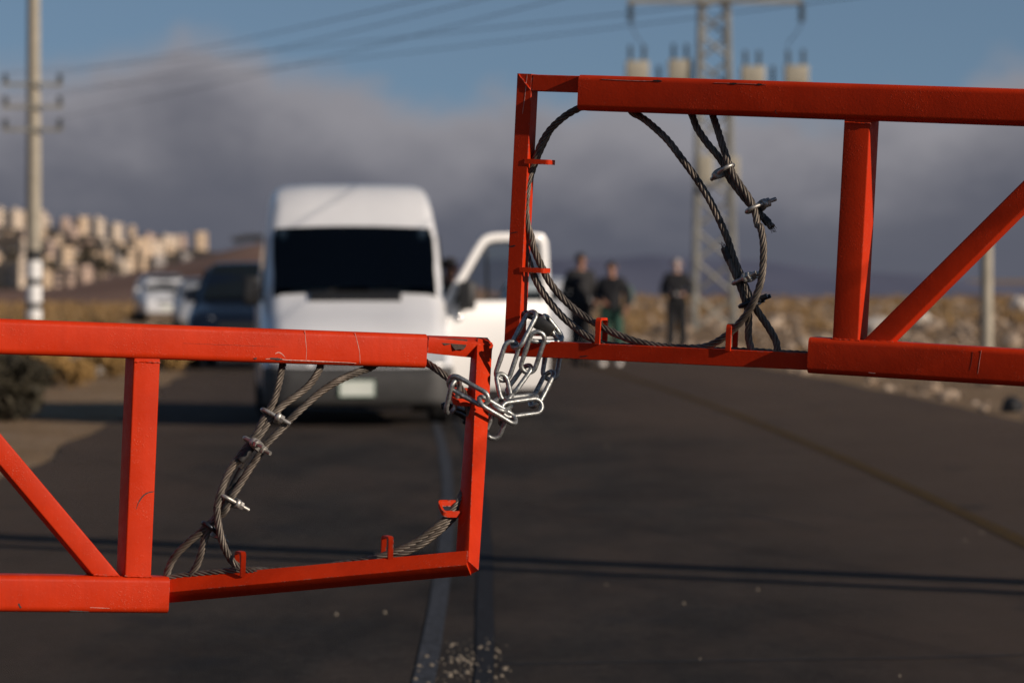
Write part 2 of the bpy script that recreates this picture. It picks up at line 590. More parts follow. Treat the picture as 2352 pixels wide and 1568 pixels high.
def weld(parent, a, b, r=.0028):
    pts, rr = [], []
    n = max(6, int((b - a).length / .004))
    for i in range(n + 1):
        pts.append(a.lerp(b, i / n) + Vector((random.uniform(-1, 1), random.uniform(-1, 1), random.uniform(-1, 1))) * .0006)
        rr.append(r * random.uniform(.75, 1.25))
    MB().tube(pts, rr, 6).build('weld_bead', RED, parent, 60)


def staple(parent, name, base, along, across, out, span, height, width=.012, thick=.006):
    """flat-bar loop welded on a tube: legs a span apart along 'across', rising along 'out'; the bar is 'width' wide along 'along'"""
    mb = MB()
    hs, rad = span / 2, .008
    path = [(-hs, -.004), (-hs, height - rad)]
    for k in range(1, 5):
        a = R(180 - 90 * k / 4); path.append((-hs + rad + rad * math.cos(a), height - rad + rad * math.sin(a)))
    for k in range(0, 5):
        a = R(90 - 90 * k / 4); path.append((hs - rad + rad * math.cos(a), height - rad + rad * math.sin(a)))
    path.append((hs, -.004))
    rings = []
    for i, (x, z) in enumerate(path):
        i0, i1 = max(0, i - 1), min(len(path) - 1, i + 1)
        tx, tz = path[i1][0] - path[i0][0], path[i1][1] - path[i0][1]
        L = math.hypot(tx, tz); nx, nz = -tz / L, tx / L
        c = base + across * x + out * z
        nn = (across * nx + out * nz) * thick / 2
        ww = along * width / 2
        rings.append([c + nn + ww, c - nn + ww, c - nn - ww, c + nn - ww])
    mb.loft(rings)
    return mb.build(name, RED, parent, 35)


TH = .085      # chord tubes
# ------------------------------------------------------------------ upper leaf (right in the picture)
gate_hi = thing('barrier_gate', HI.p(2700, 500) * 1.0, 'orange-red steel barrier gate leaf set higher, its face in shade, on the right', 'gate', 'two leaves of the chained road barrier')
gate_hi.location.z = 0
far_hi = 3150
# chords: middle line of the front face, read at two places and carried on out of the picture
t0, t1 = HI.p(1327, 212.0), HI.p(2352, 246.5)
dt = (t1 - t0).normalized()
t1 = t0 + dt * ((t1 - t0).length + .75)
steel('chord', gate_hi, t0, t1, HI.N, .0865, .086, .0145, seg=6)
b0, b1 = HI.p(1855, 815.5), HI.p(2352, 845.5)
db = (b1 - b0).normalized()
b1 = b0 + db * ((b1 - b0).length + .75)
steel('chord', gate_hi, b0, b1, HI.N, .0865, .086, .0145, seg=6)
# post and braces
pa, pb = HI.p(1969.5, 262, -.009), HI.p(1941, 790, -.009)
steel('post', gate_hi, pa, pb, HI.N, .066, .068, .004)
d0, d1 = HI.p(2021, 776, -.016), HI.p(2352, 447, -.016)
d1 = d0 + (d1 - d0).normalized() * .70
steel('brace', gate_hi, d0 - (d1 - d0).normalized() * .05, d1, HI.N, .050, .052, .004)
qa = t0 + dt * ((t1 - t0).length - .16) - HI.N * .009 - Vector((0, 0, .04)); qb = b0 + db * ((b1 - b0).length - .16) - HI.N * .009 + Vector((0, 0, .04))
steel('post', gate_hi, qa, qb, HI.N, .066, .068, .004)
hp = t1 + dt * .07; hp.z = 0
MB().tube([hp - HI.N * .043, Vector((hp.x, hp.y, 2.45)) - HI.N * .043], .07, 20).build('hinge_post', RED, gate_hi, 40)
# welded end frame of thin tube
TN = -.022
fs = .0405
e0, e1 = HI.p(1188.5, 189, TN), HI.p(1331, 193.5, TN)
steel('end_frame_bar', gate_hi, e0 + (e1 - e0).normalized() * .0405, e1, HI.N, fs, .042, .0015, seg=1)
u0, u1 = HI.p(1205, 169.5, TN), HI.p(1173.5, 812, TN)
steel('end_frame_bar', gate_hi, u0, u1, HI.N, fs, .042, .0015, seg=1)
l0, l1 = HI.p(1156, 797.8, TN), HI.p(1860, 830.5, TN)
steel('end_frame_bar', gate_hi, l0 + (l1 - l0).normalized() * .0405, l1, HI.N, fs, .042, .0015, seg=1)
UH = dt.copy(); WH = UH.cross(HI.N); WH = WH if WH.z > 0 else -WH
UH, WH, NH = UH, WH, (HI.N - UH * HI.N.dot(UH)).normalized()
# loops that carry the ropes
mid = -.043
for px, py in ((1216, 371), (1205, 619)):
    staple(gate_hi, 'rope_guide', HI.p(px, py, mid), WH, NH, UH, .040, .060, .012, .006)
for px, py in ((1380.5, 786.5), (1680, 801.5)):
    staple(gate_hi, 'rope_guide', HI.p(px, py, mid), UH, NH, WH, .046, .058, .0125, .0065)
weld(gate_hi, HI.p(1191, 171.5, TN + .001), HI.p(1218, 206, TN + .001), .0022)
weld(gate_hi, HI.p(1912, 778.5, -.0085), HI.p(1975, 782.5, -.0085))
weld(gate_hi, HI.p(1985, 782, -.013), HI.p(2052, 786, -.013))
weld(gate_hi, HI.p(1940, 281, -.006), HI.p(2000, 284, -.006), .002)
# ------------------------------------------------------------------ lower leaf (left in the picture)
gate_lo = thing('barrier_gate', LO.p(-500, 900), 'orange-red steel barrier gate leaf set lower, sunlit, with a bent end frame', 'gate', 'two leaves of the chained road barrier')
gate_lo.location.z = 0
t0, t1 = LO.p(0, 772.5), LO.p(981, 806.5)
dt2 = (t1 - t0).normalized()
t0 = t1 - dt2 * ((t1 - t0).length + .75)
steel('chord', gate_lo, t0, t1, LO.N, .0835, .085, .0145, seg=6)
b0, b1 = LO.p(0, 1362.5), LO.p(389, 1366.5)
db2 = (b1 - b0).normalized()
b0 = b1 - db2 * ((b1 - b0).length + .75)
steel('chord', gate_lo, b0, b1, LO.N, .0865, .085, .0145, seg=6)
pa, pb = LO.p(338.5, 812, -.009), LO.p(316.5, 1336, -.009)
steel('post', gate_lo, pa, pb, LO.N, .066, .068, .004)
d1, d0 = LO.p(242, 1318, -.016), LO.p(0, 1031, -.016)
d0 = d1 + (d0 - d1).normalized() * .70
steel('brace', gate_lo, d0, d1 + (d1 - d0).normalized() * .05, LO.N, .050, .052, .004)
qa = t0 + dt2 * .16 - LO.N * .009 - Vector((0, 0, .04)); qb = b0 + db2 * .16 - LO.N * .009 + Vector((0, 0, .04))
steel('post', gate_lo, qa, qb, LO.N, .066, .068, .004)
hp = t0 - dt2 * .07; hp.z = 0
MB().tube([hp - LO.N * .043, Vector((hp.x, hp.y, 2.0)) - LO.N * .043], .07, 20).build('hinge_post', RED, gate_lo, 40)
# bent and twisted end frame
ax = -.043
q0, q1 = LO.p(975, 790, ax), LO.p(1122, 800, ax)
tb = MB(); hollow(tb, q0, q1, LO.N, .040, .046, .002, 5, 24, centred=True, rings=10, seg=2)
tb.build('end_frame_bar', RED, gate_lo, 35)
NC = .40                                                   # the bottom corner of the frame is pushed this far towards the camera


def bent(px, py):
    """how far the bent end frame stands out of the leaf's plane"""
    return (NC - ax) * max(0.0, min(1.05, (px - 380) / 700.0)) * max(0.0, min(1.02, (py - 781) / 523.0))


NE = Vector((-.26, -.966, 0))
q0, q1 = LO.p(1107, 793, ax), LO.p(1072, 1306, NC)
tb = MB()
hollow(tb, q0, q1, LO.N, .041, .041, .002, 10, -20, centred=True, rings=24, seg=2)
tb.build('end_frame_bar', RED, gate_lo, 35)
q0, q1 = LO.p(380, 1356, ax), LO.p(1078, 1292, NC)
tb = MB(); hollow(tb, q0, q1, NE, .043, .043, .002, 50, 50, centred=True, seg=2)
BOTTOM_BAR = tb.build('end_frame_bar', RED, gate_lo, 35)
UL = dt2.copy(); NL = (LO.N - UL * LO.N.dot(UL)).normalized(); WL = UL.cross(NL); WL = WL if WL.z > 0 else -WL
UB = (q1 - q0).normalized()
for px, py in ((550, 1322), (888, 1287)):
    base = LO.p(px, py - 4, ax + bent(px, py))
    staple(gate_lo, 'rope_guide', base, UB, NL, WL, .044, .052, .012, .006)
staple(gate_lo, 'rope_guide', LO.p(1062, 1168, ax + bent(1062, 1168)), WL, (NL * .8 - WL * .6).normalized(), -UL, .040, .055, .012, .006)
staple(gate_lo, 'rope_guide', LO.p(1084, 912, ax + bent(1084, 912)), WL, (NL * .8 - WL * .6).normalized(), -UL, .044, .052, .014, .007)
weld(gate_lo, LO.p(287, 1322, -.006), LO.p(348, 1324, -.006))
weld(gate_lo, LO.p(214, 1319, -.010), LO.p(272, 1321, -.010))
weld(gate_lo, LO.p(308, 830, -.008), LO.p(368, 832, -.008), .002)


def mark(parent, pl, name, mat, pts, width, n):
    """a scratch or bare patch, half a millimetre proud of the paint"""
    P = [pl.p(x, y, n) for x, y in pts]
    P = catmull(P, .002)
    mb = MB(); rings = []
    for i, p in enumerate(P):
        t_ = (P[min(i + 1, len(P) - 1)] - P[max(0, i - 1)]).normalized()
        s = t_.cross(pl.N)
        f = i / (len(P) - 1)
        w = width * (.35 + .65 * math.sin(math.pi * min(1, .12 + f * .85))) * random.uniform(.55, 1.2) / 2
        rings.append([p - s * w - pl.N * .0008, p - s * w + pl.N * .0004, p + s * w + pl.N * .0004, p + s * w - pl.N * .0008])
    mb.loft(rings)
    mb.build(name, mat, parent)


DK, PC, RU = MATS['scratch dark'], MATS['paint chip pale'], MATS['rust bare']
mark(gate_lo, LO, 'scratch', DK, [(354, 1128), (340, 1131), (328, 1139), (318, 1154), (313, 1168)], .0032, -.009)
mark(gate_lo, LO, 'scratch', PC, [(700, 758), (702, 780), (704, 805), (703, 826)], .0012, 0)
mark(gate_lo, LO, 'scratch', PC, [(815, 764), (821, 786), (826, 810), (827, 834)], .0014, 0)
mark(gate_lo, LO, 'scratch', PC, [(632, 812), (640, 809), (648, 813), (655, 821)], .0022, 0)
mark(gate_lo, LO, 'paint_chip', PC, [(610, 824), (640, 823), (655, 826), (700, 828), (790, 832), (818, 834)], .0024, .0002)
mark(gate_lo, LO, 'paint_chip', DK, [(620, 822.5), (632, 823.5), (648, 825)], .0055, .0003)
mark(gate_lo, LO, 'paint_chip', DK, [(583, 823), (590, 823)], .0045, .0003)
mark(gate_lo, LO, 'paint_chip', DK, [(43, 1385), (45, 1391), (49, 1395)], .0050, 0)
mark(gate_lo, LO, 'paint_chip', PC, [(206, 1394), (230, 1395), (252, 1396)], .0012, 0)
mark(gate_lo, LO, 'paint_chip', DK, [(160, 1402), (185, 1403), (205, 1404)], .0030, .0002)
mark(gate_lo, LO, 'scratch', RU, [(420, 788), (520, 792), (640, 796)], .0006, 0)
mark(gate_hi, HI, 'paint_chip', PC, [(1382, 182), (1420, 184), (1470, 186), (1515, 186)], .0014, .0002)
mark(gate_hi, HI, 'paint_chip', DK, [(1500, 185.5), (1510, 186), (1520, 186.5)], .0050, .0003)
mark(gate_hi, HI, 'paint_chip', DK, [(1676, 192), (1684, 192.3), (1692, 192.5)], .0050, .0003)
mark(gate_hi, HI, 'paint_chip', DK, [(1738, 194), (1744, 194.3), (1750, 194.5)], .0048, .0003)
mark(gate_hi, HI, 'paint_chip', PC, [(1640, 190.5), (1700, 192), (1760, 194.5)], .0010, .0002)
mark(gate_hi, HI, 'scratch', DK, [(1783, 252), (1781, 258), (1785, 262)], .0012, 0)
mark(gate_hi, HI, 'scratch', PC, [(1211, 172), (1209, 190), (1207, 210), (1205, 228), (1203, 240), (1200, 262)], .0016, TN)
mark(gate_hi, HI, 'scratch', DK, [(1173, 536), (1181, 534), (1190, 533)], .0024, TN)
mark(gate_hi, HI, 'paint_chip', DK, [(1168, 565), (1174, 566), (1184, 564)], .0040, TN)
mark(gate_hi, HI, 'paint_chip', DK, [(1332, 819), (1340, 818), (1350, 817)], .0036, TN)
mark(gate_hi, HI, 'scratch', PC, [(2254, 804), (2250, 830), (2246, 858)], .0010, 0)
mark(gate_hi, HI, 'scratch', DK, [(2234, 808), (2231, 832), (2227, 850)], .0010, 0)
mark(gate_hi, HI, 'paint_chip', PC, [(1995, 855), (2002, 856), (2010, 857)], .0020, 0)
# bare rusty patch on the twisted top bar of the lower leaf
rp = MB()
qn = (LO.N * math.cos(R(14)) + Vector((0, 0, 1)) * math.sin(R(14)))
poly = [(1011, 779), (1030, 777), (1050, 778), (1074, 780), (1070, 796), (1064, 803), (1054, 802), (1046, 804), (1040, 797), (1036, 790), (1022, 793), (1014, 788)]
P0_ = LO.p(1040, 790, ax) + (LO.N * math.cos(R(14)) + Vector((0, 0, 1)) * math.sin(R(14))) * .0236
C0_ = Vector((0, 0, EYE))
PP = []
for x, y in poly:
    d_ = Vector(((x - CX) / F, 1, -(y - HY) / F)); PP.append(C0_ + d_ * ((P0_ - C0_).dot(qn) / d_.dot(qn)))
rp.add([p + qn * .0006 for p in PP] + [p - qn * .002 for p in PP], [tuple(range(12)), tuple(range(23, 11, -1))] + [(i, i + 12, (i + 1) % 12 + 12, (i + 1) % 12) for i in range(12)])
rp.build('rust_patch', RU, gate_lo)

# ================================================================== wire ropes
ROPE = MATS['wire rope']


def Z1(l):   # pictures read at higher magnification, brought back to the one scale
    return [(1139.25 + a[0] * .28125, 147 + a[1] * .28125) + tuple(a[2:]) for a in l]


def Z2(l):
    return [(1139.25 + a[0] * .28125, 514.5 + a[1] * .28125) + tuple(a[2:]) for a in l]


def Z4(l):
    return [(349.1 + a[0] * .28125, 790.1 + a[1] * .28125) + tuple(a[2:]) for a in l]


def Z5(l):
    return [(349 + a[0] * .33593, 1084 + a[1] * .33593) + tuple(a[2:]) for a in l]


def Z7(l):
    return [(955.5 + a[0] * .2226, 679.9 + a[1] * .2226) + tuple(a[2:]) for a in l]


def rope(pl, pts, label, r=.0090, pitch=.105, tape=(), frayed=()):
    P = [pl.p(a[0], a[1], (a[2] if len(a) > 2 else -.043) + (bent(a[0], a[1]) if pl is LO else 0)) for a in pts]
    C = catmull(P, .0035)
    fr = frames(C)
    mb = MB(); s = 0.0
    strands = [[] for _ in range(6)]
    ph0 = random.uniform(0, 6)
    wob = random.uniform(0, 100)
    for i, (p, (t_, a, b)) in enumerate(zip(C, fr)):
        if i: s += (p - C[i - 1]).length
        p = p + Vector((noise.noise((s * 14, wob, 0)), noise.noise((s * 14, wob, 5)), noise.noise((s * 14, wob, 9)))) * .0010
        tw = ph0 + 2 * math.pi * s / pitch
        for k in range(6):
            q = tw + k * math.pi / 3
            e = a * math.cos(q) + b * math.sin(q)
            f = -a * math.sin(q) + b * math.cos(q)
            c = p + e * r * .64
            tt = (t_ + f * (2 * math.pi * r * .64 / pitch)).normalized()
            g = tt.cross(e).normalized()
            strands[k].append([c + (e * math.cos(h) + g * math.sin(h)) * r * .385 for h in (0, 1.0472, 2.0944, 3.1416, 4.1888, 5.236)])
    for st in strands:
        mb.loft(st)
    o = mb.build('wire_rope', ROPE, None, 80)
    tag(o, label, 'wire rope', 'wire ropes threaded through the gate ends')
    for end in frayed:                      # loose wires and a tape whipping at a cut end
        e = C[0] if end == 0 else C[-1]
        d = (C[0] - C[3]).normalized() if end == 0 else (C[-1] - C[-4]).normalized()
        w = MB()
        for _ in range(9):
            dv = (d + Vector((random.uniform(-1, 1), random.uniform(-1, 1), random.uniform(-1, 1))) * .7).normalized()
            st = e + Vector((random.uniform(-1, 1), random.uniform(-1, 1), random.uniform(-1, 1))) * .006
            w.tube([st - d * .006, st + d * .003, st + d * .004 + dv * random.uniform(.004, .011)], .0006, 4)
        w.build('frayed_wires', ROPE, o)
    for (i0, i1) in tape:
        n = len(C); seg = C[int(i0 * (n - 1)):int(i1 * (n - 1)) + 1]
        if len(seg) > 2:
            w = MB(); w.tube(seg, [r * random.uniform(1.06, 1.22) for _ in seg], 12)
            w.build('tape_wrap', MATS['black tape'], o, 60)
    return o


bk = -.108
# upper leaf: the ring, its second turn, and the two spliced eyes
rope(HI, [(1450, 215, bk), (1390, 226, bk)] + Z1([(760, 340, -.10), (680, 362, -.07), (560, 430), (450, 530), (375, 640), (325, 760), (280, 880), (258, 1010, -.034), (244, 1150, -.032), (252, 1290, -.034), (292, 1430)])
     + Z2([(300, 180), (370, 340), (430, 460), (530, 590), (640, 692), (740, 765), (840, 825), (910, 865), (1050, 925), (1200, 972), (1350, 1000), (1500, 1012), (1640, 1010), (1760, 982, -.040), (1865, 920, -.036), (1960, 838, -.030), (2045, 735, -.024), (2112, 618, -.020), (2160, 480, -.020), (2183, 330, -.022), (2182, 150, -.025), (2155, 10, -.030)])
     + Z1([(2140, 1330, -.032), (2112, 1190, -.036), (2060, 1085, -.036), (1990, 985, -.036), (1925, 880, -.036), (1882, 760, -.038), (1842, 640, -.042), (1812, 540, -.052), (1778, 440, -.07), (1760, 380, -.10), (1750, 300, bk)]),
     'thick twisted rope making the big ring on the shaded upper gate')
rope(HI, Z1([(430, 560, -.064), (345, 740, -.062), (290, 890, -.058), (262, 1010, -.056), (236, 1150, -.052), (228, 1300, -.050), (232, 1450, -.050)]) + Z2([(228, 60, -.05), (245, 220, -.048), (292, 375), (352, 510), (442, 640), (560, 770), (680, 870), (790, 940), (890, 985, -.046), (1050, 1000, -.056), (1300, 1015, -.058), (1600, 1028, -.058), (1900, 1034, -.055), (2120, 1040, -.05), (2350, 1056, -.045), (2560, 1068, -.045)]),
     'rope lying lowest along the upper gate, from the tall bar onto the bottom bar')
rope(HI, [(1395, 205, bk), (1440, 232, bk)] + Z1([(1110, 390, -.09), (1180, 430, -.075), (1260, 490, -.06), (1400, 622, -.05), (1530, 790), (1650, 960), (1750, 1120), (1830, 1290), (1890, 1430)])
     + Z2([(1895, 140), (1942, 280), (1992, 400), (2042, 520), (2085, 625), (2130, 705, -.046), (2218, 830, -.05), (2280, 940, -.05), (2296, 1010, -.048), (2296, 1075, -.05)]),
     'rope sloping down the middle of the upper gate to its bottom bar')
rope(HI, Z2([(1868, 192, -.040), (1890, 260, -.039), (1928, 350, -.038), (1972, 450, -.036), (2010, 545, -.036), (2040, 640, -.037), (2060, 730, -.04), (2063, 830, -.044), (2062, 920, -.046), (2085, 1020, -.046), (2110, 1080, -.05)]),
     'short rope with a blackened tip beside the sloping rope of the upper gate', tape=((0, .10),), frayed=(0,))
rope(HI, Z1([(1585, 300, bk), (1592, 390, -.09), (1610, 440, -.07), (1645, 530, -.058), (1722, 645, -.054), (1800, 735, -.054), (1856, 815, -.056), (1905, 930, -.056), (1985, 1040, -.056), (2060, 1130, -.056), (2130, 1195, -.056), (2190, 1260, -.05), (2255, 1335, -.046)]),
     'rope behind the ring on the upper gate, ending in a frayed stub', tape=((.93, .965),), frayed=(1,))
# lower leaf
rope(LO, Z4([(1075, 60, bk), (1068, 150, -.09), (1052, 240, -.066), (1030, 340, -.05), (1005, 440), (965, 530), (905, 625), (850, 735), (770, 840, -.050), (690, 950, -.050), (630, 1040, -.046), (590, 1130, -.038), (555, 1230, -.030), (530, 1340, -.028)])
     + Z5([(445, 240, -.028), (452, 340, -.028), (470, 440, -.030), (505, 535, -.034), (560, 620), (640, 672), (760, 690, -.046), (1000, 668, -.055), (1300, 628, -.055), (1520, 588, -.046), (1650, 545), (1800, 476), (1930, 385), (2040, 285), (2105, 190, -.046), (2140, 90, -.055), (2160, -40, -.06)]) + [(1083, 1010, -.062), (1080, 960, -.055)] + Z7([(520, 1080, -.045), (480, 980), (415, 908), (330, 848), (230, 770), (130, 700, -.06), (40, 640, -.09)]) + [(930, 800, bk)],
     'long rope ringing the sunlit lower gate, round past the chain and under the top tube')
rope(LO, Z4([(1385, 60, bk), (1382, 150, -.09), (1362, 220, -.066), (1290, 325, -.05), (1180, 420), (1070, 500), (985, 590), (915, 690), (850, 785), (780, 880), (720, 955)]),
     'rope from under the lower gate top tube ending in a taped stub at mid height', tape=((.90, 1.0),), frayed=(1,))
rope(LO, Z4([(1900, 100, bk), (1800, 185, -.09), (1700, 222, -.07), (1600, 262, -.056), (1490, 318), (1350, 415), (1230, 520), (1120, 625), (1040, 710), (940, 810), (865, 920), (785, 1040), (710, 1160, -.038), (640, 1265, -.038), (590, 1370, -.040)])
     + Z5([(455, 300, -.044), (405, 365, -.046), (370, 430, -.046), (345, 530, -.046), (315, 620, -.046), (275, 695, -.046), (255, 760, -.05)]),
     'longest slanting rope on the lower gate, from right of the clamps to the bottom bar')
rope(LO, Z4([(738, 1020, -.046), (700, 1090, -.048), (650, 1180, -.050), (605, 1270, -.052), (560, 1360, -.054), (500, 1440, -.052)]) + Z5([(375, 370, -.046), (330, 415), (250, 478), (165, 560), (118, 650), (100, 720), (98, 780)]),
     'rope with a taped tip at mid height, bulging down to the lower gate corner', tape=((0, .14),), frayed=(0,))
rope(LO, Z5([(60, 735, -.046), (180, 712, -.046), (330, 695, -.046), (500, 680, -.045), (620, 668, -.044)]) + Z5([(900, 668, -.068), (1300, 640, -.066), (1560, 590, -.058), (1690, 560, -.05), (1830, 500, -.048), (1960, 405, -.050), (2060, 310, -.054), (2120, 220, -.062), (2160, 100, -.07)]),
     'second rope lying along the lower gate bottom bar and under the corner bracket')

# ------------------------------------------------------------------ rope clamps
CST, DST = MATS['clamp steel'], MATS['dark hardened steel']


def clamp(pl, c, rope_dir, leg_dir, label, n=-.043, lean=.0, dark=False, s=1.18):
    """u-bolt clamp: the bow goes round the two ropes, legs run along leg_dir through the saddle to two nuts"""
    if pl is LO: n += bent(c[0], c[1])
    o = pl.p(c[0], c[1], n)

    def dirv(d, out=0.0):
        v = pl.p(c[0] + d[0], c[1] + d[1], n) - o
        v.normalize()
        return (v + pl.N * out).normalized()
    yv = dirv(rope_dir)
    zv = dirv(leg_dir, lean)
    yv = (yv - zv * yv.dot(zv)).normalized()
    xv = yv.cross(zv).normalized()
    e = thing('rope_clamp', o, label, 'clamp', 'u-bolt clamps on the wire ropes')
    ub = DST if dark else CST
    hw = .0145 * s
    P = [o + xv * hw + zv * .046 * s, o + xv * hw + zv * .030 * s, o + xv * hw + zv * .010 * s, o + xv * hw - zv * .004 * s]
    for k in range(1, 10):
        a = math.pi * k / 10
        P.append(o + xv * hw * math.cos(a) - zv * (.004 * s + hw * math.sin(a)))
    P += [o - xv * hw - zv * .004 * s, o - xv * hw + zv * .010 * s, o - xv * hw + zv * .030 * s, o - xv * hw + zv * .046 * s]
    MB().tube(P, .0044 * s, 8).build('u_bolt', ub, e, 50)
    sad = MB()
    rings = []
    for z, hx, hy in ((.012, .022, .008), (.014, .0235, .0105), (.020, .0235, .0105), (.022, .022, .009)):
        rings.append([o + zv * z * s + xv * hx * s * math.copysign(abs(math.cos(a)) ** .7, math.cos(a)) + yv * hy * s * math.copysign(abs(math.sin(a)) ** .55, math.sin(a)) for a in [2 * math.pi * k / 20 for k in range(20)]])
    sad.loft(rings)
    sad.build('saddle', CST, e, 40)
    for sg in (1, -1):
        nut = MB()
        q = o + xv * hw * sg
        nut.loft([[q + zv * z * s + (xv * math.cos(k * math.pi / 3) + yv * math.sin(k * math.pi / 3)) * rr * s for k in range(6)] for z, rr in ((.022, .0078), (.023, .0086), (.029, .0086), (.030, .0078))])
        nut.build('nut', CST if not dark else DST, e)
    return e


clamp(HI, Z1([(1878, 858)])[0], (.55, 1), (-1, .55), 'bright u-bolt clamp highest on the upper gate ropes', n=-.042, lean=-.9)
clamp(HI, Z1([(2112, 1178)])[0], (.5, 1), (1, -.55), 'u-bolt clamp beside the frayed stub on the upper gate', n=-.045, lean=-1.1)
clamp(HI, Z2([(2005, 458)])[0], (.42, 1), (1, -.42), 'u-bolt clamp above the crossing of ropes on the upper gate', n=-.040, lean=.15)
clamp(HI, Z2([(2062, 648)])[0], (.3, 1), (1, -.40), 'dark u-bolt clamp just behind the ring on the upper gate', n=-.046, lean=-.1, dark=True)
clamp(LO, Z4([(965, 570)])[0], (-.55, 1), (1, .62), 'u-bolt clamp highest on the lower gate ropes, close under the top tube', n=-.043, lean=.35)
clamp(LO, Z4([(815, 802)])[0], (-.62, 1), (1, .85), 'u-bolt clamp showing its flat pale saddle on the lower gate', n=-.043, lean=1.7)
clamp(LO, Z4([(618, 1265)])[0], (-.5, 1), (1, .55), 'u-bolt clamp whose two bolt tips point clear to the right, lower gate', n=-.042, lean=-.1)
clamp(LO, Z5([(398, 382)])[0], (-.8, 1), (1, .8), 'lowest dark u-bolt clamp, above the fork of ropes on the lower gate', n=-.046, lean=-.35, dark=True)

# ------------------------------------------------------------------ chain and locks
ZINC = MATS['galvanised steel']
chain = thing('chain', at(1176, 950, 9.45), 'galvanised steel chain tying the two gate leaves together', 'chain')


def z7(zx, zy, dy):
    return at(955.5 + zx * .2226, 679.9 + zy * .2226, YM + dy)


def link(a, b, ya, yb, roll, r=.0061, half_w=.0182):
    A, B = z7(a[0], a[1], ya), z7(b[0], b[1], yb)
    xd = (B - A).normalized()
    v = Vector((0, -1, 0)); v = (v - xd * v.dot(xd)).normalized()     # towards the viewer
    s = xd.cross(v)
    wd = (s * math.cos(R(roll)) + v * math.sin(R(roll)))
    mid_, L = (A + B) / 2, (B - A).length / 2 - r - half_w
    L = max(L, .018)
    pts = []
    for k in range(13):
        an = -math.pi / 2 + math.pi * k / 12
        pts.append(mid_ + xd * (L + half_w * math.cos(an)) + wd * half_w * math.sin(an))
    for k in (1, 2, 3):
        pts.append(mid_ + xd * (L - 2 * L * k / 4) + wd * half_w)
    for k in range(13):
        an = math.pi / 2 + math.pi * k / 12
        pts.append(mid_ + xd * (-L + half_w * math.cos(an)) + wd * half_w * math.sin(an))
    for k in (1, 2, 3):
        pts.append(mid_ + xd * (-L + 2 * L * k / 4) - wd * half_w)
    rr = [r * random.uniform(.97, 1.03) for _ in pts]
    rr[14] = r * 1.10                       # weld seam
    MB().tube(pts, rr, 12, loop=True).build('link', ZINC, chain, 60)


link((1015, 448), (868, 890), -.050, -.045, 14)
link((1222, 140), (1008, 556), -.030, -.060, -52)
link((1282, 348), (1128, 808), -.055, -.040, 8)
link((1120, 425), (1515, 432), -.040, .000, 60)
link((1300, 190), (1518, 470), -.010, .005, 68)
link((1438, 440), (1368, 882), .062, .040, 6)
link((1398, 762), (1203, 1155), .010, -.055, -58)
link((1182, 696), (945, 1025), -.020, -.050, -58)
link((872, 790), (938, 1100), -.055, -.080, 46)
link((900, 1075), (1262, 1028), -.095, -.060, 78)
link((830, 1165), (935, 1080), -.155, -.060, 28)
link((862, 1185), (1320, 1120), -.130, -.080, 12)
link((632, 1050), (1048, 1300), -.175, -.130, 60)
link((322, 850), (760, 1100), -.150, -.175, -22)
link((425, 845), (338, 1230), -.155, -.130, 58)
link((880, 1190), (780, 1452), -.110, -.105, 16)
link((1010, 1010), (860, 1330), -.060, -.095, 70)


def padlock(label, body_c, axis_to, ydep, body_len, body_w, shackle, sh_r, body_mat):
    o = z7(body_c[0], body_c[1], ydep)
    e = thing('padlock', o, label, 'padlock', 'padlocks on the chain')
    d = (z7(axis_to[0], axis_to[1], ydep) - o).normalized()
    v = Vector((0, -1, 0)); s = d.cross(v)
    rings = []
    for f, sc in ((-.5, .82), (-.44, 1), (.40, 1), (.5, .80)):
        rings.append(rect_ring(o + d * body_len * f, s, v, body_w / 2 * sc, body_w * .38 * sc, body_w * .12, 2))
    MB().loft(rings).build('body', body_mat, e, 35)
    rings = [rect_ring(o + d * body_len * f, s, v, body_w * .36, body_w * .30, body_w * .1, 2) for f in (.49, .53)]
    MB().loft(rings).build('keyway_plate', MATS['brass dull'], e, 35)
    P = catmull([z7(*p) for p in shackle], .004)
    MB().tube(P, sh_r, 12).build('shackle', DST, e, 60)


padlock('black padlock hanging in the chain at the upper gate corner', (1318, 312), (1400, 368), -.02, .050, .034,
        [(1265, 265, -.01), (1190, 222, -.005), (1120, 196, 0), (1092, 178, .008), (1120, 166, .02), (1200, 180, .024), (1290, 205, .015), (1350, 262, -.005)], .0054, MATS['black plastic lock'])
padlock('dark padlock hidden behind the upright of the lower gate', (600, 1265, ), (700, 1300), -.015, .052, .040,
        [(560, 1290, -.035), (450, 1215, -.07), (330, 1165, -.11), (282, 1140, -.125), (300, 1120, -.12), (400, 1150, -.09), (500, 1190, -.05), (570, 1230, -.025)], .0072, MATS['black plastic lock'])

# ================================================================== ground, road, hills


def xc(y):
    y0 = max(0.0, y - 14.0); y1 = min(y0, 46.0)
    return -.22 - .0007 * y1 * y1 - .0644 * (y0 - y1)


def ground_z(x, y):
    o = x - xc(y)
    n = noise.noise((x * .09, y * .05, 3.1)) * .5 + noise.noise((x * .35, y * .22, 7.7)) * .25
    z = -.03 if o > -2.9 or o < -4.6 else -.012
    if o > 6.3:
        f = min(1.0, (o - 6.3) / 7.0)
        z += f * (.28 + .22 * n) * min(1, max(0, (y - 22) / 25.0)) + .05 * f * n
    elif o < -5.6:
        f = min(1.0, (-o - 5.6) / 5.0)
        z += f * (.05 + .16 * n)
    if y > 175:
        z -= min(22.0, (y - 175) * .16)
    return z


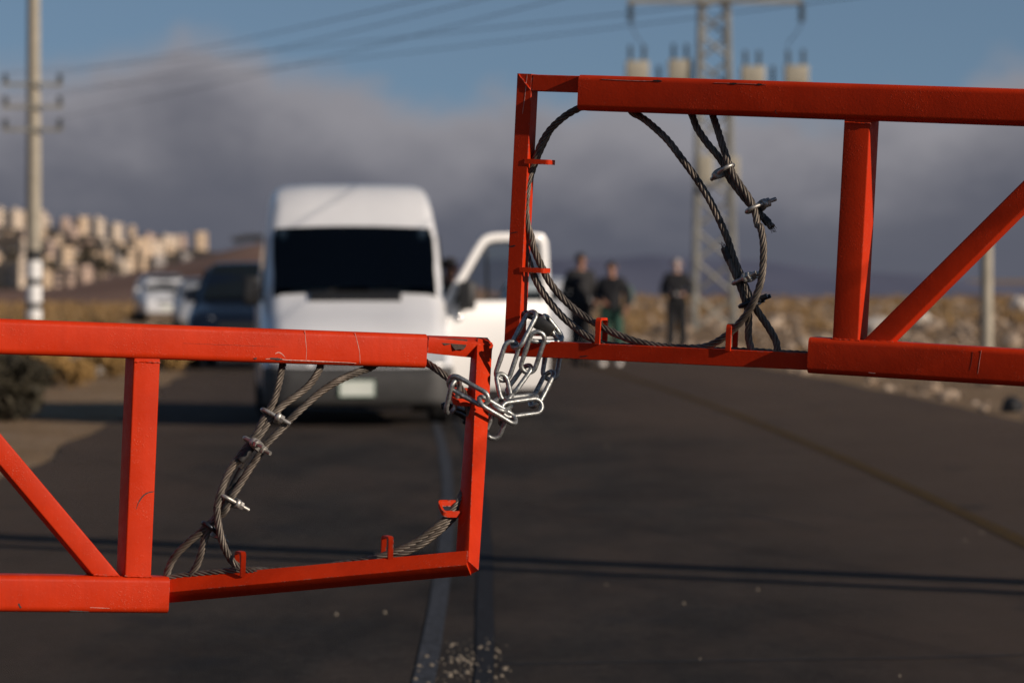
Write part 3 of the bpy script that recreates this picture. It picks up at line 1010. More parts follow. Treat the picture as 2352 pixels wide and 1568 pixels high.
xs = [-9000, -4000, -2000, -1000, -500, -260, -150] + [-100 + 2.5 * i for i in range(29)] + [-28 + .8 * i for i in range(70)] + [28 + 2.5 * i for i in range(29)] + [105, 150, 260, 500, 1000, 2000, 4000, 9000]
ys = [-300, -100, -40, -15] + [i * 2.0 for i in range(0, 12)] + [24 + .9 * i for i in range(85)] + [101 + 2.2 * i for i in range(36)] + [185, 200, 230, 280, 360, 500, 800, 1400, 2500, 5000, 12000]
mb = MB(); mb.v = [(x, y, ground_z(x, y)) for y in ys for x in xs]
nx = len(xs)
mb.f = [(j * nx + i, j * nx + i + 1, (j + 1) * nx + i + 1, (j + 1) * nx + i) for j in range(len(ys) - 1) for i in range(nx - 1)]
g = mb.build('ground', MATS['dry soil'], None, 180)
tag(g, 'dry tan stony earth beside and beyond the road', 'ground', kind='structure')


def strip(name, o0, o1, y0, y1, z, mat, step=1.5, wob=0.0, seed=0.0):
    mb = MB(); rings = []
    n = int((y1 - y0) / step)
    cols = 2 if abs(o1 - o0) < 1 else 14
    for i in range(n + 1):
        y = y0 + (y1 - y0) * i / n
        row = []
        for k in range(cols):
            f = k / (cols - 1)
            w = wob * noise.noise((y * .3, f * 9 + seed, seed)) if k in (0, cols - 1) else 0
            row.append((xc(y) + o0 + (o1 - o0) * f + w, y, z))
        rings.append(row)
    mb.loft(rings, caps=False, closed=False)
    mb.f = [tuple(reversed(f)) for f in mb.f]
    return mb.build(name, mat)


tag(strip('road', -3.45, 6.0, -30, 300, 0.0, MATS['asphalt'], 1.0, .25, 2.0), 'dark worn asphalt road bending away to the left', 'road', kind='structure')
WP, YP = MATS['worn road paint'], MATS['worn yellow paint']
tag(strip('centre_line', -.155, -.072, -5, 120, .004, WP, 1.0, .012, 4), 'worn pale line of the double centre line, towards the van', 'road marking', kind='structure')
tag(strip('centre_line', .070, .150, -5, 120, .004, MATS['fainter road paint'], 1.0, .012, 8), 'worn pale line of the double centre line, away from the van', 'road marking', kind='structure')
tag(strip('edge_line', 3.14, 3.26, 4, 120, .004, YP, 1.0, .02, 5), 'faded yellow edge line on the open side of the road', 'road marking', kind='structure')
# rough raised patch of stone chips across the double line, nearest the camera
mb = MB()
for row in range(26):
    y = 14.2 + row * .085
    for k in range(15):
        if random.random() < .35 + .5 * max(0, (row - 17) / 9) + .35 * abs(k - 7) / 7: continue
        x = -.385 + k * .0265 + random.uniform(-.016, .016)
        r = random.choice((.0025, .003, .004, .005, .007, .010)) * random.uniform(.8, 1.2)
        yy = y + random.uniform(-.06, .06)
        mb.tube([Vector((x, yy, .000)), Vector((x, yy, r * .7)), Vector((x, yy, r * 1.1))], [r * 1.2, r, r * .4], 7)
tag(mb.build('gravel_chips', MATS['stone chip'], None, 60), 'pale stone chips standing out of the road across the centre line', 'gravel', kind='stuff')


def seam(pts, w, label):
    P = catmull([on_ground(x, y, .003) for x, y in pts], .12)
    mb = MB(); rows = []
    for i, p in enumerate(P):
        k = w * random.uniform(.6, 1.3)
        rows.append([p + Vector((0, -k, 0)), p + Vector((0, k, 0))])
    mb.loft(rows, caps=False, closed=False)
    tag(mb.build('tar_seam', MATS['tar'], None, 180), label, 'road seam', kind='structure')


seam([(1150, 1524), (1400, 1520), (1650, 1516), (1900, 1512), (2150, 1508), (2420, 1500)], .014, 'thin dark seam across the near asphalt')
seam([(1690, 1180), (1780, 1192), (1850, 1206), (1900, 1226)], .03, 'short dark crack in the middle of the open lane')
mb = MB()
for _ in range(14):                                      # single pebbles lying on the asphalt
    p = on_ground(random.uniform(420, 2340), random.uniform(1010, 1560), .004)
    r = random.choice((.004, .005, .007, .009)) * random.uniform(.8, 1.3)
    mb.tube([p, p + Vector((0, 0, r * .7)), p + Vector((.002, 0, r * 1.2))], [r, r * .95, r * .4], 7)
tag(mb.build('pebbles', MATS['stone chip'], None, 60), 'odd pale pebbles lying about on the asphalt', 'pebbles', kind='stuff')


def ridge(name, D, pts, mat, label, back, drop=30, amp=.6, step=12):
    """a hill: its crest follows the points (picture x, picture y at distance D); it falls away in front and behind"""
    P = [at(x, y, D) for x, y in pts]
    mb = MB(); rows = []
    x = P[0].x
    cres = []
    while x <= P[-1].x:
        for a, b in zip(P, P[1:]):
            if a.x <= x <= b.x + 1e-6:
                f = (x - a.x) / (b.x - a.x); f = f * f * (3 - 2 * f)
                cres.append((x, a.z + (b.z - a.z) * f + amp * noise.noise((x * .02, D, 0)) + amp * .5 * noise.noise((x * .09, D, 4))))
                break
        x += step
    for dy, fz in ((-back, 1.0), (-back * .7, .72), (-back * .4, .36), (-back * .18, .10), (0, 0), (back * .5, .25), (back, .9)):
        rows.append([(x, D + dy + 40 * noise.noise((x * .004, dy * .01, 2)), z - fz * (z + drop) + (amp * 1.5 * noise.noise((x * .015, dy * .02, 8)) if 0 < fz < 1 else 0)) for x, z in cres])
    mb.loft(rows, caps=False, closed=False)
    mb.f = [tuple(reversed(f)) for f in mb.f]
    return tag(mb.build(name, mat, None, 180), label, 'hill', kind='structure')


ridge('hill', 1150, [(-1500, 640), (-600, 655), (0, 668), (160, 660), (300, 625), (420, 596), (500, 575), (570, 558), (640, 552), (760, 566), (900, 600), (1050, 650), (1250, 700), (1700, 720), (2500, 730), (4200, 735)], MATS['ploughed hill'],
      'bare brown ploughed hill below the town', 420, amp=1.2)
ridge('hill', 2500, [(-2500, 470), (-800, 490), (0, 520), (120, 522), (250, 548), (400, 568), (520, 580), (640, 600), (800, 660), (1000, 720), (1400, 740), (2200, 740)], MATS['town slope'],
      'pale hillside the town is built on', 900, amp=1.5, step=20)
ridge('hill', 4600, [(-3000, 630), (400, 620), (900, 604), (1250, 596), (1500, 590), (1700, 596), (1950, 624), (2080, 632), (2250, 648), (2450, 660), (3300, 652), (5500, 620)], MATS['far hill'],
      'dim far ridge along the horizon', 1500, amp=5, step=30)

# ================================================================== rubble, stones, dry grass


def rock_into(mb, c, r, flat=.7, seed=0.0):
    """a 20-sided lump, uneven"""
    ph = (1 + 5 ** .5) / 2
    V = [(-1, ph, 0), (1, ph, 0), (-1, -ph, 0), (1, -ph, 0), (0, -1, ph), (0, 1, ph), (0, -1, -ph), (0, 1, -ph), (ph, 0, -1), (ph, 0, 1), (-ph, 0, -1), (-ph, 0, 1)]
    Fc = [(0, 11, 5), (0, 5, 1), (0, 1, 7), (0, 7, 10), (0, 10, 11), (1, 5, 9), (5, 11, 4), (11, 10, 2), (10, 7, 6), (7, 1, 8), (3, 9, 4), (3, 4, 2), (3, 2, 6), (3, 6, 8), (3, 8, 9), (4, 9, 5), (2, 4, 11), (6, 2, 10), (8, 6, 7), (9, 8, 1)]
    an = random.uniform(0, 6.3); sx, sy = random.uniform(.75, 1.3), random.uniform(.75, 1.3)
    out = []
    for v in V:
        p = Vector(v).normalized() * r * random.uniform(.72, 1.15)
        p = Vector((p.x * sx, p.y * sy, p.z * flat)); p.rotate(Matrix.Rotation(an, 3, 'Z'))
        out.append(Vector(c) + p)
    mb.add(out, Fc)


def gz(x, y):
    return ground_z(x, y)


mb = MB()
for i in range(5200):                                   # stony field on the right
    y = 27 + 135 * random.random() ** 1.5
    o = 6.2 + 44 * random.random() ** 1.7
    x = xc(y) + o
    if o < 9.5 and random.random() < .7: continue
    r = random.choice((.03, .04, .05, .07, .09, .14)) * random.uniform(.7, 1.4) * (1.3 if y > 70 else 1)
    rock_into(mb, (x, y, gz(x, y) + r * .25), r)
for i in range(1500):                                   # verge and field on the left
    y = 30 + 130 * random.random() ** 1.4
    o = -5.5 - 26 * random.random() ** 1.6
    x = xc(y) + o
    r = random.choice((.03, .05, .07, .11)) * random.uniform(.7, 1.4)
    rock_into(mb, (x, y, gz(x, y) + r * .25), r)
tag(mb.build('rubble', MATS['field stone']), 'loose tan stones strewn over the fields beside the road', 'rubble', kind='stuff')

mb = MB()


def tuft(mb, x, y, h, n=9, spread=.16):
    z = gz(x, y)
    for _ in range(n):
        a = random.uniform(0, 6.283); l = random.uniform(.2, 1) * spread
        b = Vector((x + random.uniform(-.05, .05), y + random.uniform(-.05, .05), z))
        tip = b + Vector((math.cos(a) * l, math.sin(a) * l, h * random.uniform(.6, 1.1)))
        w = Vector((-math.sin(a), math.cos(a), 0)) * .014
        m_ = b.lerp(tip, .55) + Vector((0, 0, h * .1))
        mb.add([b - w, b + w, m_ + w * .7, m_ - w * .7, tip], [(0, 1, 2, 3), (3, 2, 4)])


for i in range(2400):                                    # golden band at the back of the right-hand field
    y = 88 + 84 * random.random()
    o = 6.8 + 40 * random.random() ** 1.3
    x = xc(y) + o
    if noise.noise((x * .12, y * .08, 20)) < -.12: continue
    tuft(mb, x, y, random.uniform(.22, .48), 9, .3)
for i in range(3600):
    y = 60 + 108 * random.random()
    o = -6.4 - 28 * random.random() ** 1.3
    x = xc(y) + o
    tuft(mb, x, y, random.uniform(.22, .5), 9, .3)
for i in range(260):
    y = 34 + 50 * random.random()
    o = random.choice((-1, 1)) * (6.6 + 5 * random.random() ** 1.5) + (1.4 if True else 0)
    x = xc(y) + o - (1.4 if o < 0 else 0)
    if o - 1.4 < 0 and x - xc(y) > -5.8: continue
    tuft(mb, x, y, random.uniform(.08, .22), 7, .14)
tag(mb.build('dry_grass', MATS['dry grass']), 'golden dry grass over the fields on both sides of the road', 'grass', kind='stuff')


def boulder(px, py, Y, r, mat, label, flat=.75, cat='boulder'):
    c = at(px, py, Y); c.z = gz(c.x, c.y) + r * .35
    mb = MB()
    import bmesh
    bm = bmesh.new(); bmesh.ops.create_icosphere(bm, subdivisions=3, radius=1)
    s = random.uniform(0, 50)
    for v in bm.verts:
        d = v.co.normalized()
        k = 1 + .28 * noise.noise(d * 1.3 + Vector((s, 0, 0))) + .12 * noise.noise(d * 3.1 + Vector((0, s, 0)))
        v.co = d * r * k; v.co.z *= flat
    me = bpy.data.meshes.new('boulder'); bm.to_mesh(me); bm.free()
    me.polygons.foreach_set('use_smooth', [True] * len(me.polygons)); me.set_sharp_from_angle(angle=R(28))
    me.materials.append(mat)
    o = bpy.data.objects.new('boulder', me); o.location = c; COL.objects.link(o)
    return tag(o, label, cat, 'larger stones in the field')


boulder(2345, 715, 118, .42, MATS['white stone'], 'large white boulder at the field edge under the diagonal brace', .95)
boulder(2015, 770, 86, .38, MATS['white stone'], 'low pale boulder in the field just behind the post of the upper gate', .6)
boulder(2110, 762, 92, .33, MATS['white stone'], 'pale boulder in the field seen under the diagonal brace', .6)
boulder(2142, 905, 50.0, .12, MATS['field stone'], 'tan lump of stone at the edge of the asphalt below the upper gate', .8)
boulder(2270, 890, 52.0, .16, MATS['field stone'], 'tan stone on the verge below the upper gate', .7)
boulder(2326, 950, 43.2, .13, MATS['black rubber'], 'dark round lump at the edge of the asphalt', .95, 'stone')
boulder(128, 872, 58.0, .17, MATS['white stone'], 'white stone among the dry bushes under the lower gate tube', .9)
boulder(300, 872, 60.0, .15, MATS['white stone'], 'white stone on the verge, just past the post of the lower gate', .8)
boulder(226, 872, 60.0, .12, MATS['white stone'], 'small white stone close to the post of the lower gate', .8)

# ================================================================== plants


def leafy(mb, c, rx, rz, n, size, lo=.25):
    for _ in range(n):
        d = Vector((random.gauss(0, 1), random.gauss(0, 1), random.gauss(0, 1))).normalized()
        k = random.uniform(lo, 1) ** .6 * (1 + .25 * noise.noise(d * 2.2 + Vector(c)))
        p = Vector(c) + Vector((d.x * rx, d.y * rx, d.z * rz)) * k
        u = Vector((random.uniform(-1, 1), random.uniform(-1, 1), random.uniform(-1, 1))).normalized()
        v = u.orthogonal().normalized(); s = size * random.uniform(.6, 1.3)
        mb.add([p - u * s, p + v * s * .45, p + u * s, p - v * s * .45], [(0, 1, 2, 3)])


def bush(name, x, y, w, h, leaf_mat, label, cat='bush', leaves=900, size=.045):
    z = gz(x, y)
    e = thing(name, (x, y, z), label, cat, 'bushes on the verge')
    st = MB(); fo = MB()
    for _ in range(14):
        a = random.uniform(0, 6.283); l = random.uniform(.3, .9) * w * .5
        b = Vector((x, y, z - .02)); tip = b + Vector((math.cos(a) * l, math.sin(a) * l, h * random.uniform(.55, .95)))
        m_ = b.lerp(tip, .5) + Vector((0, 0, h * .12))
        st.tube([b, m_, tip], [.012, .008, .003], 5)
        leafy(fo, tip, w * .24, h * .22, leaves // 14, size, .05)
    leafy(fo, (x, y, z + h * .5), w * .5, h * .48, leaves // 2, size, .3)
    st.build('stem', MATS['bark'], e, 60)
    fo.build('foliage', leaf_mat, e)
    return e


b = on_ground(35, 962); bush('bush', b.x - .1, b.y, .95, .66, MATS['dark leaves'], 'dark green bush on the verge under the lower gate top tube', leaves=1900, size=.05)
b = on_ground(-60, 955); bush('bush', b.x, b.y, .95, .75, MATS['dark leaves'], 'dark bush cut off by the edge of the picture', leaves=1500, size=.05)
for px, py, w, h, lab in ((95, 872, .8, .55, 'rust-brown dry bush next to the dark green bush'), (165, 885, .75, .38, 'low golden dry bush in the middle of the verge'),
                          (205, 850, .9, .7, 'tallest golden dry bush behind the verge stones'), (258, 868, .7, .42, 'dry brown bush against the post of the lower gate'),
                          (395, 852, .6, .42, 'small dry bush just past the post of the lower gate'), (60, 838, 1.0, .8, 'dry brown bush farthest back on the verge')):
    b = on_ground(px, py); bush('dry_bush', b.x, b.y, w, h, MATS['dry shrub'], lab, leaves=800, size=.04)

# ================================================================== the town on the hillside
WIN = MATS['town window']
wme = bpy.data.meshes.new('window')
wme.from_pydata([(-.5, -.06, -.5), (.5, -.06, -.5), (.5, -.06, .5), (-.5, -.06, .5), (-.5, .05, -.5), (.5, .05, -.5), (.5, .05, .5), (-.5, .05, .5)], [], [(0, 1, 2, 3), (5, 4, 7, 6), (4, 0, 3, 7), (1, 5, 6, 2), (3, 2, 6, 7), (4, 5, 1, 0)])
wme.materials.append(WIN)
ORD = ['first', 'second', 'third', 'fourth', 'fifth', 'sixth', 'seventh', 'eighth', 'ninth', 'tenth', 'eleventh', 'twelfth', 'thirteenth']
WALLS = [('cream', MATS['cream stone wall']), ('pale', MATS['pale stone wall']), ('pinkish', MATS['pink stone wall']), ('grey', MATS['grey block wall'])]


def house(px_l, px_r, top, Y, storeys, wall, label):
    a, b_ = at(px_l, top, Y), at(px_r, top, Y)
    w = b_.x - a.x; zt = a.z; h = storeys * 3.2
    x0 = (a.x + b_.x) / 2
    dpt = w * random.uniform(.8, 1.1)
    e = thing('town_house', (x0, Y, zt - h), label, 'house', 'stone houses of the hillside town', R(random.uniform(18, 46)))
    mb = MB(); mb.box((0, dpt / 2, h / 2 - 8), (w, dpt, h + 16))
    child(mb.build('wall', wall[1]), e)
    rf = MB()
    for sx, sy, lx, ly in ((0, 0, w + .3, .3), (0, dpt, w + .3, .3), (-w / 2, dpt / 2, .3, dpt - .32), (w / 2, dpt / 2, .3, dpt - .32)):
        rf.box((sx, sy, h + .35), (lx, ly, .8))
    roof = child(rf.build('roof_parapet', wall[1]), e)
    if random.random() < .75:
        tk = MB(); tx = random.uniform(-.3, .3) * w
        tk.tube([Vector((tx, dpt * .5, h - .1)), Vector((tx, dpt * .5, h + 1.9))], .75, 10)
        child(tk.build('water_tank', MATS['tank'], None, 40), e)
    if random.random() < .45:
        sr = MB(); sr.box((random.uniform(-.2, .2) * w, dpt * .6, h + 1.3), (w * .3, dpt * .3, 2.6))
        child(sr.build('stair_head', wall[1]), e)
    cols = max(2, int(w / 3.6))
    for s in range(min(storeys, 4)):
        for c in range(cols):
            o = bpy.data.objects.new('window', wme)
            o.location = (-w / 2 + w * (c + .5) / cols, -.01, h - 1.7 - s * 3.2)
            o.scale = (1.3, 1, 1.5)
            COL.objects.link(o); o.parent = e


def town_row(xs_, tops, Y, storeys, rowname):
    for i, (x, w) in enumerate(xs_):
        wall = random.choices(WALLS, (5, 4, 2, 1.3))[0]
        kind = 'tall ' if storeys(i) > 4 else ''
        house(x, x + w, tops(x + w / 2) + random.uniform(-16, 12), Y + random.uniform(-60, 60), storeys(i), wall,
              f'{kind}{wall[0]} house in the town, {ORD[i]} from the left in its {rowname}')


def spread(x0, x1, n):
    out = []; x = x0
    for i in range(n):
        w = random.choice((13, 17, 20, 24, 29, 38)) * random.uniform(.85, 1.1); out.append((x, w)); x += (x1 - x0) / n
    return out


lerp = lambda x, pts: next((a[1] + (b[1] - a[1]) * (x - a[0]) / (b[0] - a[0]) for a, b in zip(pts, pts[1:]) if a[0] <= x <= b[0]), pts[-1][1])
town_row(spread(-12, 490, 13), lambda x: lerp(x, [(-50, 488), (60, 492), (140, 496), (220, 520), (330, 530), (480, 545)]), 2520, lambda i: (3, 5, 3, 6, 3, 4, 4, 3, 5, 3, 5, 3, 3)[i], 'skyline row')
town_row(spread(-20, 455, 13), lambda x: lerp(x, [(-50, 528), (100, 536), (250, 548), (400, 572), (480, 585)]), 2330, lambda i: (3, 3, 4, 3, 3, 4, 3, 3, 4, 3, 3, 2, 2)[i], 'upper middle row')
town_row(spread(-10, 385, 13), lambda x: lerp(x, [(-50, 566), (100, 572), (250, 580), (400, 596)]), 2150, lambda i: (3, 3, 3, 2, 3, 3, 2, 3, 3, 2, 2, 2, 2)[i], 'lower middle row')
town_row(spread(-16, 300, 11), lambda x: lerp(x, [(-50, 602), (100, 606), (290, 610)]), 1980, lambda i: (3, 2, 3, 3, 2, 3, 2, 2, 2, 2, 2)[i], 'lowest row')


def tree(px, base, Y, hgt, wid, label, group):
    p = at(px, base, Y)
    e = thing('tree', p, label, 'tree', group)
    mb = MB()
    mb.tube([p + Vector((0, 0, -9)), p + Vector((.1, 0, hgt * .3)), p + Vector((0, .1, hgt * .8))], [hgt * .05, hgt * .035, hgt * .01], 7)
    for _ in range(5):
        a = random.uniform(0, 6.28)
        mb.tube([p + Vector((0, 0, hgt * .35)), p + Vector((math.cos(a) * wid * .35, math.sin(a) * wid * .35, hgt * random.uniform(.55, .8)))], [hgt * .02, hgt * .006], 5)
    mb.build('trunk', MATS['bark'], e, 60)
    fo = MB()
    for _ in range(6):
        leafy(fo, p + Vector((random.uniform(-.3, .3) * wid, random.uniform(-.3, .3) * wid, hgt * random.uniform(.4, .8))), wid * .32, hgt * .24, 110, hgt * .055, .1)
    fo.build('crown', MATS['dark leaves'], e)


for i, (px, by, Y, h_, w_) in enumerate(((172, 578, 2250, 9, 9), (190, 625, 1930, 10, 12), (215, 632, 1900, 11, 14), (238, 628, 1900, 9, 11), (262, 640, 1880, 8, 10), (32, 610, 1940, 9, 8), (120, 640, 1880, 10, 9), (285, 600, 2050, 9, 9), (205, 600, 2100, 11, 10))):
    tree(px, by, Y, h_, w_, f'dark tree among the town houses, {ORD[i]} largest by the white-banded pole' if False else
         ('dark tree high among the houses behind the banded pole', 'dark tree at the foot of the town, first right of the banded pole', 'broad dark tree in the thick of the town trees', 'dark tree right of the broad one below the town',
          'lowest dark tree at the foot of the town', 'dark tree among the houses left of the banded pole', 'dark tree at the town foot close beside the banded pole', 'dark tree at the end of the lower rows of houses', 'tall dark tree between the middle rows of houses')[i], 'trees of the town')
for i, (px, by, w_) in enumerate(((545, 557, 7), (562, 553, 6), (580, 552, 8), (598, 550, 6))):
    tree(px, by + 9, 1150, 3.2, w_ * .55, ('scrubby tree on the brown hill crest, farthest from the van', 'scrubby tree on the brown hill crest, second from the far end', 'widest scrubby tree on the brown hill crest', 'scrubby tree on the brown hill crest, next to the van')[i], 'trees on the hill crest')

# ================================================================== vehicles (built in their own coordinates: front at y = 0, facing -y)


def body_ring(y, zb, zs, zt, wb, wt):
    """one cross-section, clockwise from the middle of the floor"""
    half = [(0, zb), (wb * .80, zb), (wb * .95, zb + .05), (wb, zb + .16), (wb * 1.004, (zb + zs) / 2), (wb, zs - .03), (wb * .985, zs),
            (wb * .5 + wt * .5, (zs + zt) / 2 if zt - zs > .12 else zs + (zt - zs) * .4), (wt + .015, zt - min(.09, (zt - zs) * .35)), (wt - .03, zt - min(.03, (zt - zs) * .12)), (wt - .12, zt), (wt * .5, zt + .012), (0, zt + .016)]
    return [Vector((x, y, z)) for x, z in half] + [Vector((-x, y, z)) for x, z in reversed(half[1:-1])]


def loft_body(stations, mat, parent, name='body', hole=None):
    mb = MB(); mb.loft([body_ring(*s) for s in stations])
    if hole:
        mb.f = [f for q, f in enumerate(mb.f) if not (q < 24 * (len(stations) - 1) and hole[0] <= q // 24 <= hole[1] and 9 <= q % 24 <= 14)]
    mb.f = [tuple(reversed(f)) for f in mb.f]
    return child(mb.build(name, mat, None, 32), parent)


def slab(name, quad, thick, mat, parent, sub=6, bulge=0.0):
    """a gently bowed plate through four corners (bl, br, tr, tl), its outer face out along its normal"""
    a, b, c, d = [Vector(q) for q in quad]
    n = (b - a).cross(d - a).normalized()
    mb = MB(); rows = []
    for j in range(sub + 1):
        f = j / sub
        for i in range(sub + 1):
            g_ = i / sub
            p = a.lerp(b, g_).lerp(d.lerp(c, g_), f)
            rows.append(p + n * bulge * 4 * g_ * (1 - g_))
    m = sub + 1
    V = [p + n * thick for p in rows] + [p - n * thick for p in rows]
    o = m * m; Fc = []
    for j in range(sub):
        for i in range(sub):
            q = (j * m + i, j * m + i + 1, (j + 1) * m + i + 1, (j + 1) * m + i)
            Fc.append(q); Fc.append(tuple(k + o for k in reversed(q)))
    edge_ = [i for i in range(m)] + [j * m + sub for j in range(1, m)] + [sub * m + i for i in range(sub - 1, -1, -1)] + [j * m for j in range(sub - 1, 0, -1)]
    for i, e_ in enumerate(edge_):
        f_ = edge_[(i + 1) % len(edge_)]
        Fc.append((e_, e_ + o, f_ + o, f_))
    mb.add(V, Fc)
    return child(mb.build(name, mat, None, 40), parent)


def wheel(parent, x, y, r=.33, w=.2):
    e = bpy.data.objects.new('wheel', None); COL.objects.link(e); e.parent = parent; e.location = (x, y, r); e.empty_display_size = .1
    s = 1 if x > 0 else -1
    tm = MB(); rings = []
    for xx, rr in ((-w / 2, r * .70), (-w / 2, r * .93), (-w * .38, r), (w * .38, r), (w / 2, r * .93), (w / 2, r * .70), (w * .3, r * .62), (-w * .3, r * .62)):
        rings.append([Vector((xx, rr * math.cos(2 * math.pi * k / 24), rr * math.sin(2 * math.pi * k / 24))) for k in range(24)])
    tm.loft(rings, loop=True)
    child(tm.build('tyre', MATS['black rubber'], None, 40), e)
    rm = MB(); rings = []
    for xx, rr in ((s * w * .30, r * .68), (s * w * .34, r * .60), (s * w * .22, r * .52), (s * w * .26, r * .2), (s * w * .30, r * .16)):
        rings.append([Vector((xx, rr * math.cos(2 * math.pi * k / 20), rr * math.sin(2 * math.pi * k / 20))) for k in range(20)])
    rm.loft(rings)
    child(rm.build('rim', MATS['steel rim'], None, 40), e)


def mirror(parent, x, y, z, s, mat=None, h=.24):
    mb = MB()
    c = Vector((x + s * .13, y, z))
    mb.loft([rect_ring(c + Vector((0, d, 0)), Vector((1, 0, 0)), Vector((0, 0, 1)), .085 * k, h / 2 * k, .03, 3) for d, k in ((-.06, .75), (-.03, 1), (.05, 1), (.07, .92))])
    mb.tube([Vector((x - s * .04, y + .03, z - h * .3)), c + Vector((-s * .02, 0, -h * .3))], .022, 6)
    child(mb.build('mirror', mat or MATS['black plastic'], None, 40), parent)


W, GL = MATS['white car paint'], MATS['car glass']
# ------------------------------------------------------------------ the high-roof van with its driver's door open
VAN_Y = 38.6
vx = (824 - CX) / F * VAN_Y
van = thing('van', (vx, VAN_Y, 0), 'white high-roof van facing the camera with its driver door open', 'van', rz=R(4.6))
st = [(.00, .30, .48, .58, .70, .60), (.03, .24, .55, .72, .82, .74), (.10, .20, .62, .86, .92, .82), (.25, .19, .74, .985, .955, .85), (.50, .19, .88, 1.09, .965, .87), (.80, .19, 1.02, 1.235, .97, .875),
      (.93, .19, 1.08, 1.32, .97, .87), (1.10, .19, 1.14, 1.50, .97, .86), (1.30, .19, 1.20, 1.73, .97, .873), (1.50, .19, 1.24, 1.955, .97, .868), (1.62, .19, 1.26, 2.06, .97, .855), (1.76, .19, 1.28, 2.22, .97, .835),
      (1.92, .19, 1.30, 2.36, .97, .812), (2.10, .19, 1.30, 2.44, .97, .80), (2.40, .19, 1.30, 2.47, .97, .795), (3.6, .19, 1.30, 2.48, .97, .795), (5.15, .22, 1.30, 2.47, .97, .795), (5.28, .30, 1.30, 2.42, .95, .78), (5.32, .36, 1.28, 2.34, .92, .75)]
loft_body(st, MATS['van paint'], van, hole=(6, 8))
slab('windscreen', [(-.84, .948, 1.365), (.84, .948, 1.365), (.815, 1.538, 2.00), (-.815, 1.538, 2.00)], .012, MATS['windscreen glass'], van, 8, .035)
mb = MB(); mb.loft([rect_ring(Vector((0, y, z)), Vector((1, 0, 0)), Vector((0, 0, 1)), .84, h_, .03, 3) for y, z, h_ in ((.90, 1.12, .12), (1.0, 1.14, .16), (1.22, 1.13, .15), (1.28, 1.10, .10))])
child(mb.build('dashboard', MATS['grey bumper plastic'], None, 40), van)
for sx in (-.42, .42):
    mb = MB(); mb.loft([rect_ring(Vector((sx, y, z)), Vector((1, 0, 0)), Vector((0, 1, 0)), w_, .07, .05, 3) for y, z, w_ in ((1.72, .75, .22), (1.76, 1.0, .25), (1.82, 1.40, .23), (1.84, 1.50, .17))])
    sb_ = child(mb.build('seat', MATS['seat cloth'], None, 40), van)
    mb = MB(); mb.loft([rect_ring(Vector((sx, 1.84, z)), Vector((1, 0, 0)), Vector((0, 1, 0)), w_, .05, .04, 3) for z, w_ in ((1.53, .10), (1.57, .14), (1.70, .14), (1.75, .10))])
    child(mb.build('headrest', MATS['seat cloth'], None, 40), sb_)
mb = MB(); mb.tube([Vector((.42 + .19 * math.cos(a), 1.38 + .05 * math.sin(a), 1.34 + .18 * math.sin(a))) for a in [2 * math.pi * k / 24 for k in range(24)]], .016, 6, loop=True)
child(mb.build('steering_wheel', MATS['black plastic'], None, 60), van)
mb = MB(); mb.box((-.30, 1.02, 1.31), (.22, .16, .012)); child(mb.build('paper_on_dashboard', MATS['pole white']), van)
mb = MB(); mb.tube([Vector((.25, 1.00, 1.355)), Vector((.25, 1.015, 1.355))], .035, 12); child(mb.build('permit_disc', MATS['mint cloth'], None, 40), van)
slab('cowl_vent', [(-.47, .80, 1.262), (.47, .80, 1.262), (.47, .925, 1.345), (-.47, .925, 1.345)], .012, MATS['black plastic'], van)
for s in (-1, 1):
    mb = MB(); mb.tube([Vector((s * .28, .92, 1.36)), Vector((s * .05 + .1, .99, 1.43)), Vector((-s * .25 + .08, 1.02, 1.455))], .010, 5)
    child(mb.build('wiper', MATS['black plastic'], None, 40), van)
# bumper, grille, lamps, plate
mb = MB(); mb.loft([rect_ring(Vector((0, y, .40)), Vector((1, 0, 0)), Vector((0, 0, 1)), w_, h_, .05, 3) for y, w_, h_ in ((-.075, .70, .13), (-.055, .80, .17), (.02, .91, .20), (.16, .965, .21))])
bump_ = child(mb.build('bumper', MATS['grey bumper plastic'], None, 40), van)
mb = MB()
for s in (-1, 1):
    m2 = MB(); m2.tube([Vector((s * .60, -.068, .37)), Vector((s * .60, -.060, .37))], .055, 14); child(m2.build('fog_lamp', MATS['black plastic'], None, 40), bump_)
slab('grille', [(-.42, -.005, .61), (.42, -.005, .61), (.45, .085, .80), (-.45, .085, .80)], .012, MATS['black plastic'], van)
for k in range(3):
    z = .645 + k * .055
    mb = MB(); mb.box((0, .006 + (z - .61) * .48, z), (.82, .02, .014)); child(mb.build('grille_slat', MATS['grey bumper plastic']), van)
for s in (-1, 1):
    q = [(s * .50, .000, .62), (s * .88, .045, .64), (s * .88, .115, .84), (s * .52, .090, .86)]
    if s < 0: q = [q[1], q[0], q[3], q[2]]
    hl = slab('headlight', q, .030, MATS['lamp glass'], van)
mb = MB(); mb.box((-.02, -.088, .385), (.36, .012, .165)); pl_ = child(mb.build('number_plate', MATS['number plate']), van)
for sx, sy, lx, lz in ((0, .0775, .356, .006), (0, -.0775, .356, .006), (-.175, 0, .006, .149), (.175, 0, .006, .149)):
    mb = MB(); mb.box((-.02 + sx, -.0955, .385 + sy), (lx, .004, lz)); child(mb.build('plate_border', MATS['plate green']), pl_)
for x, y in ((-.87, .98), (.87, .98), (-.87, 4.35), (.87, 4.35)):
    wheel(van, x, y, .335, .21)
mirror(van, -.93, 1.12, 1.36, -1, h=.30)
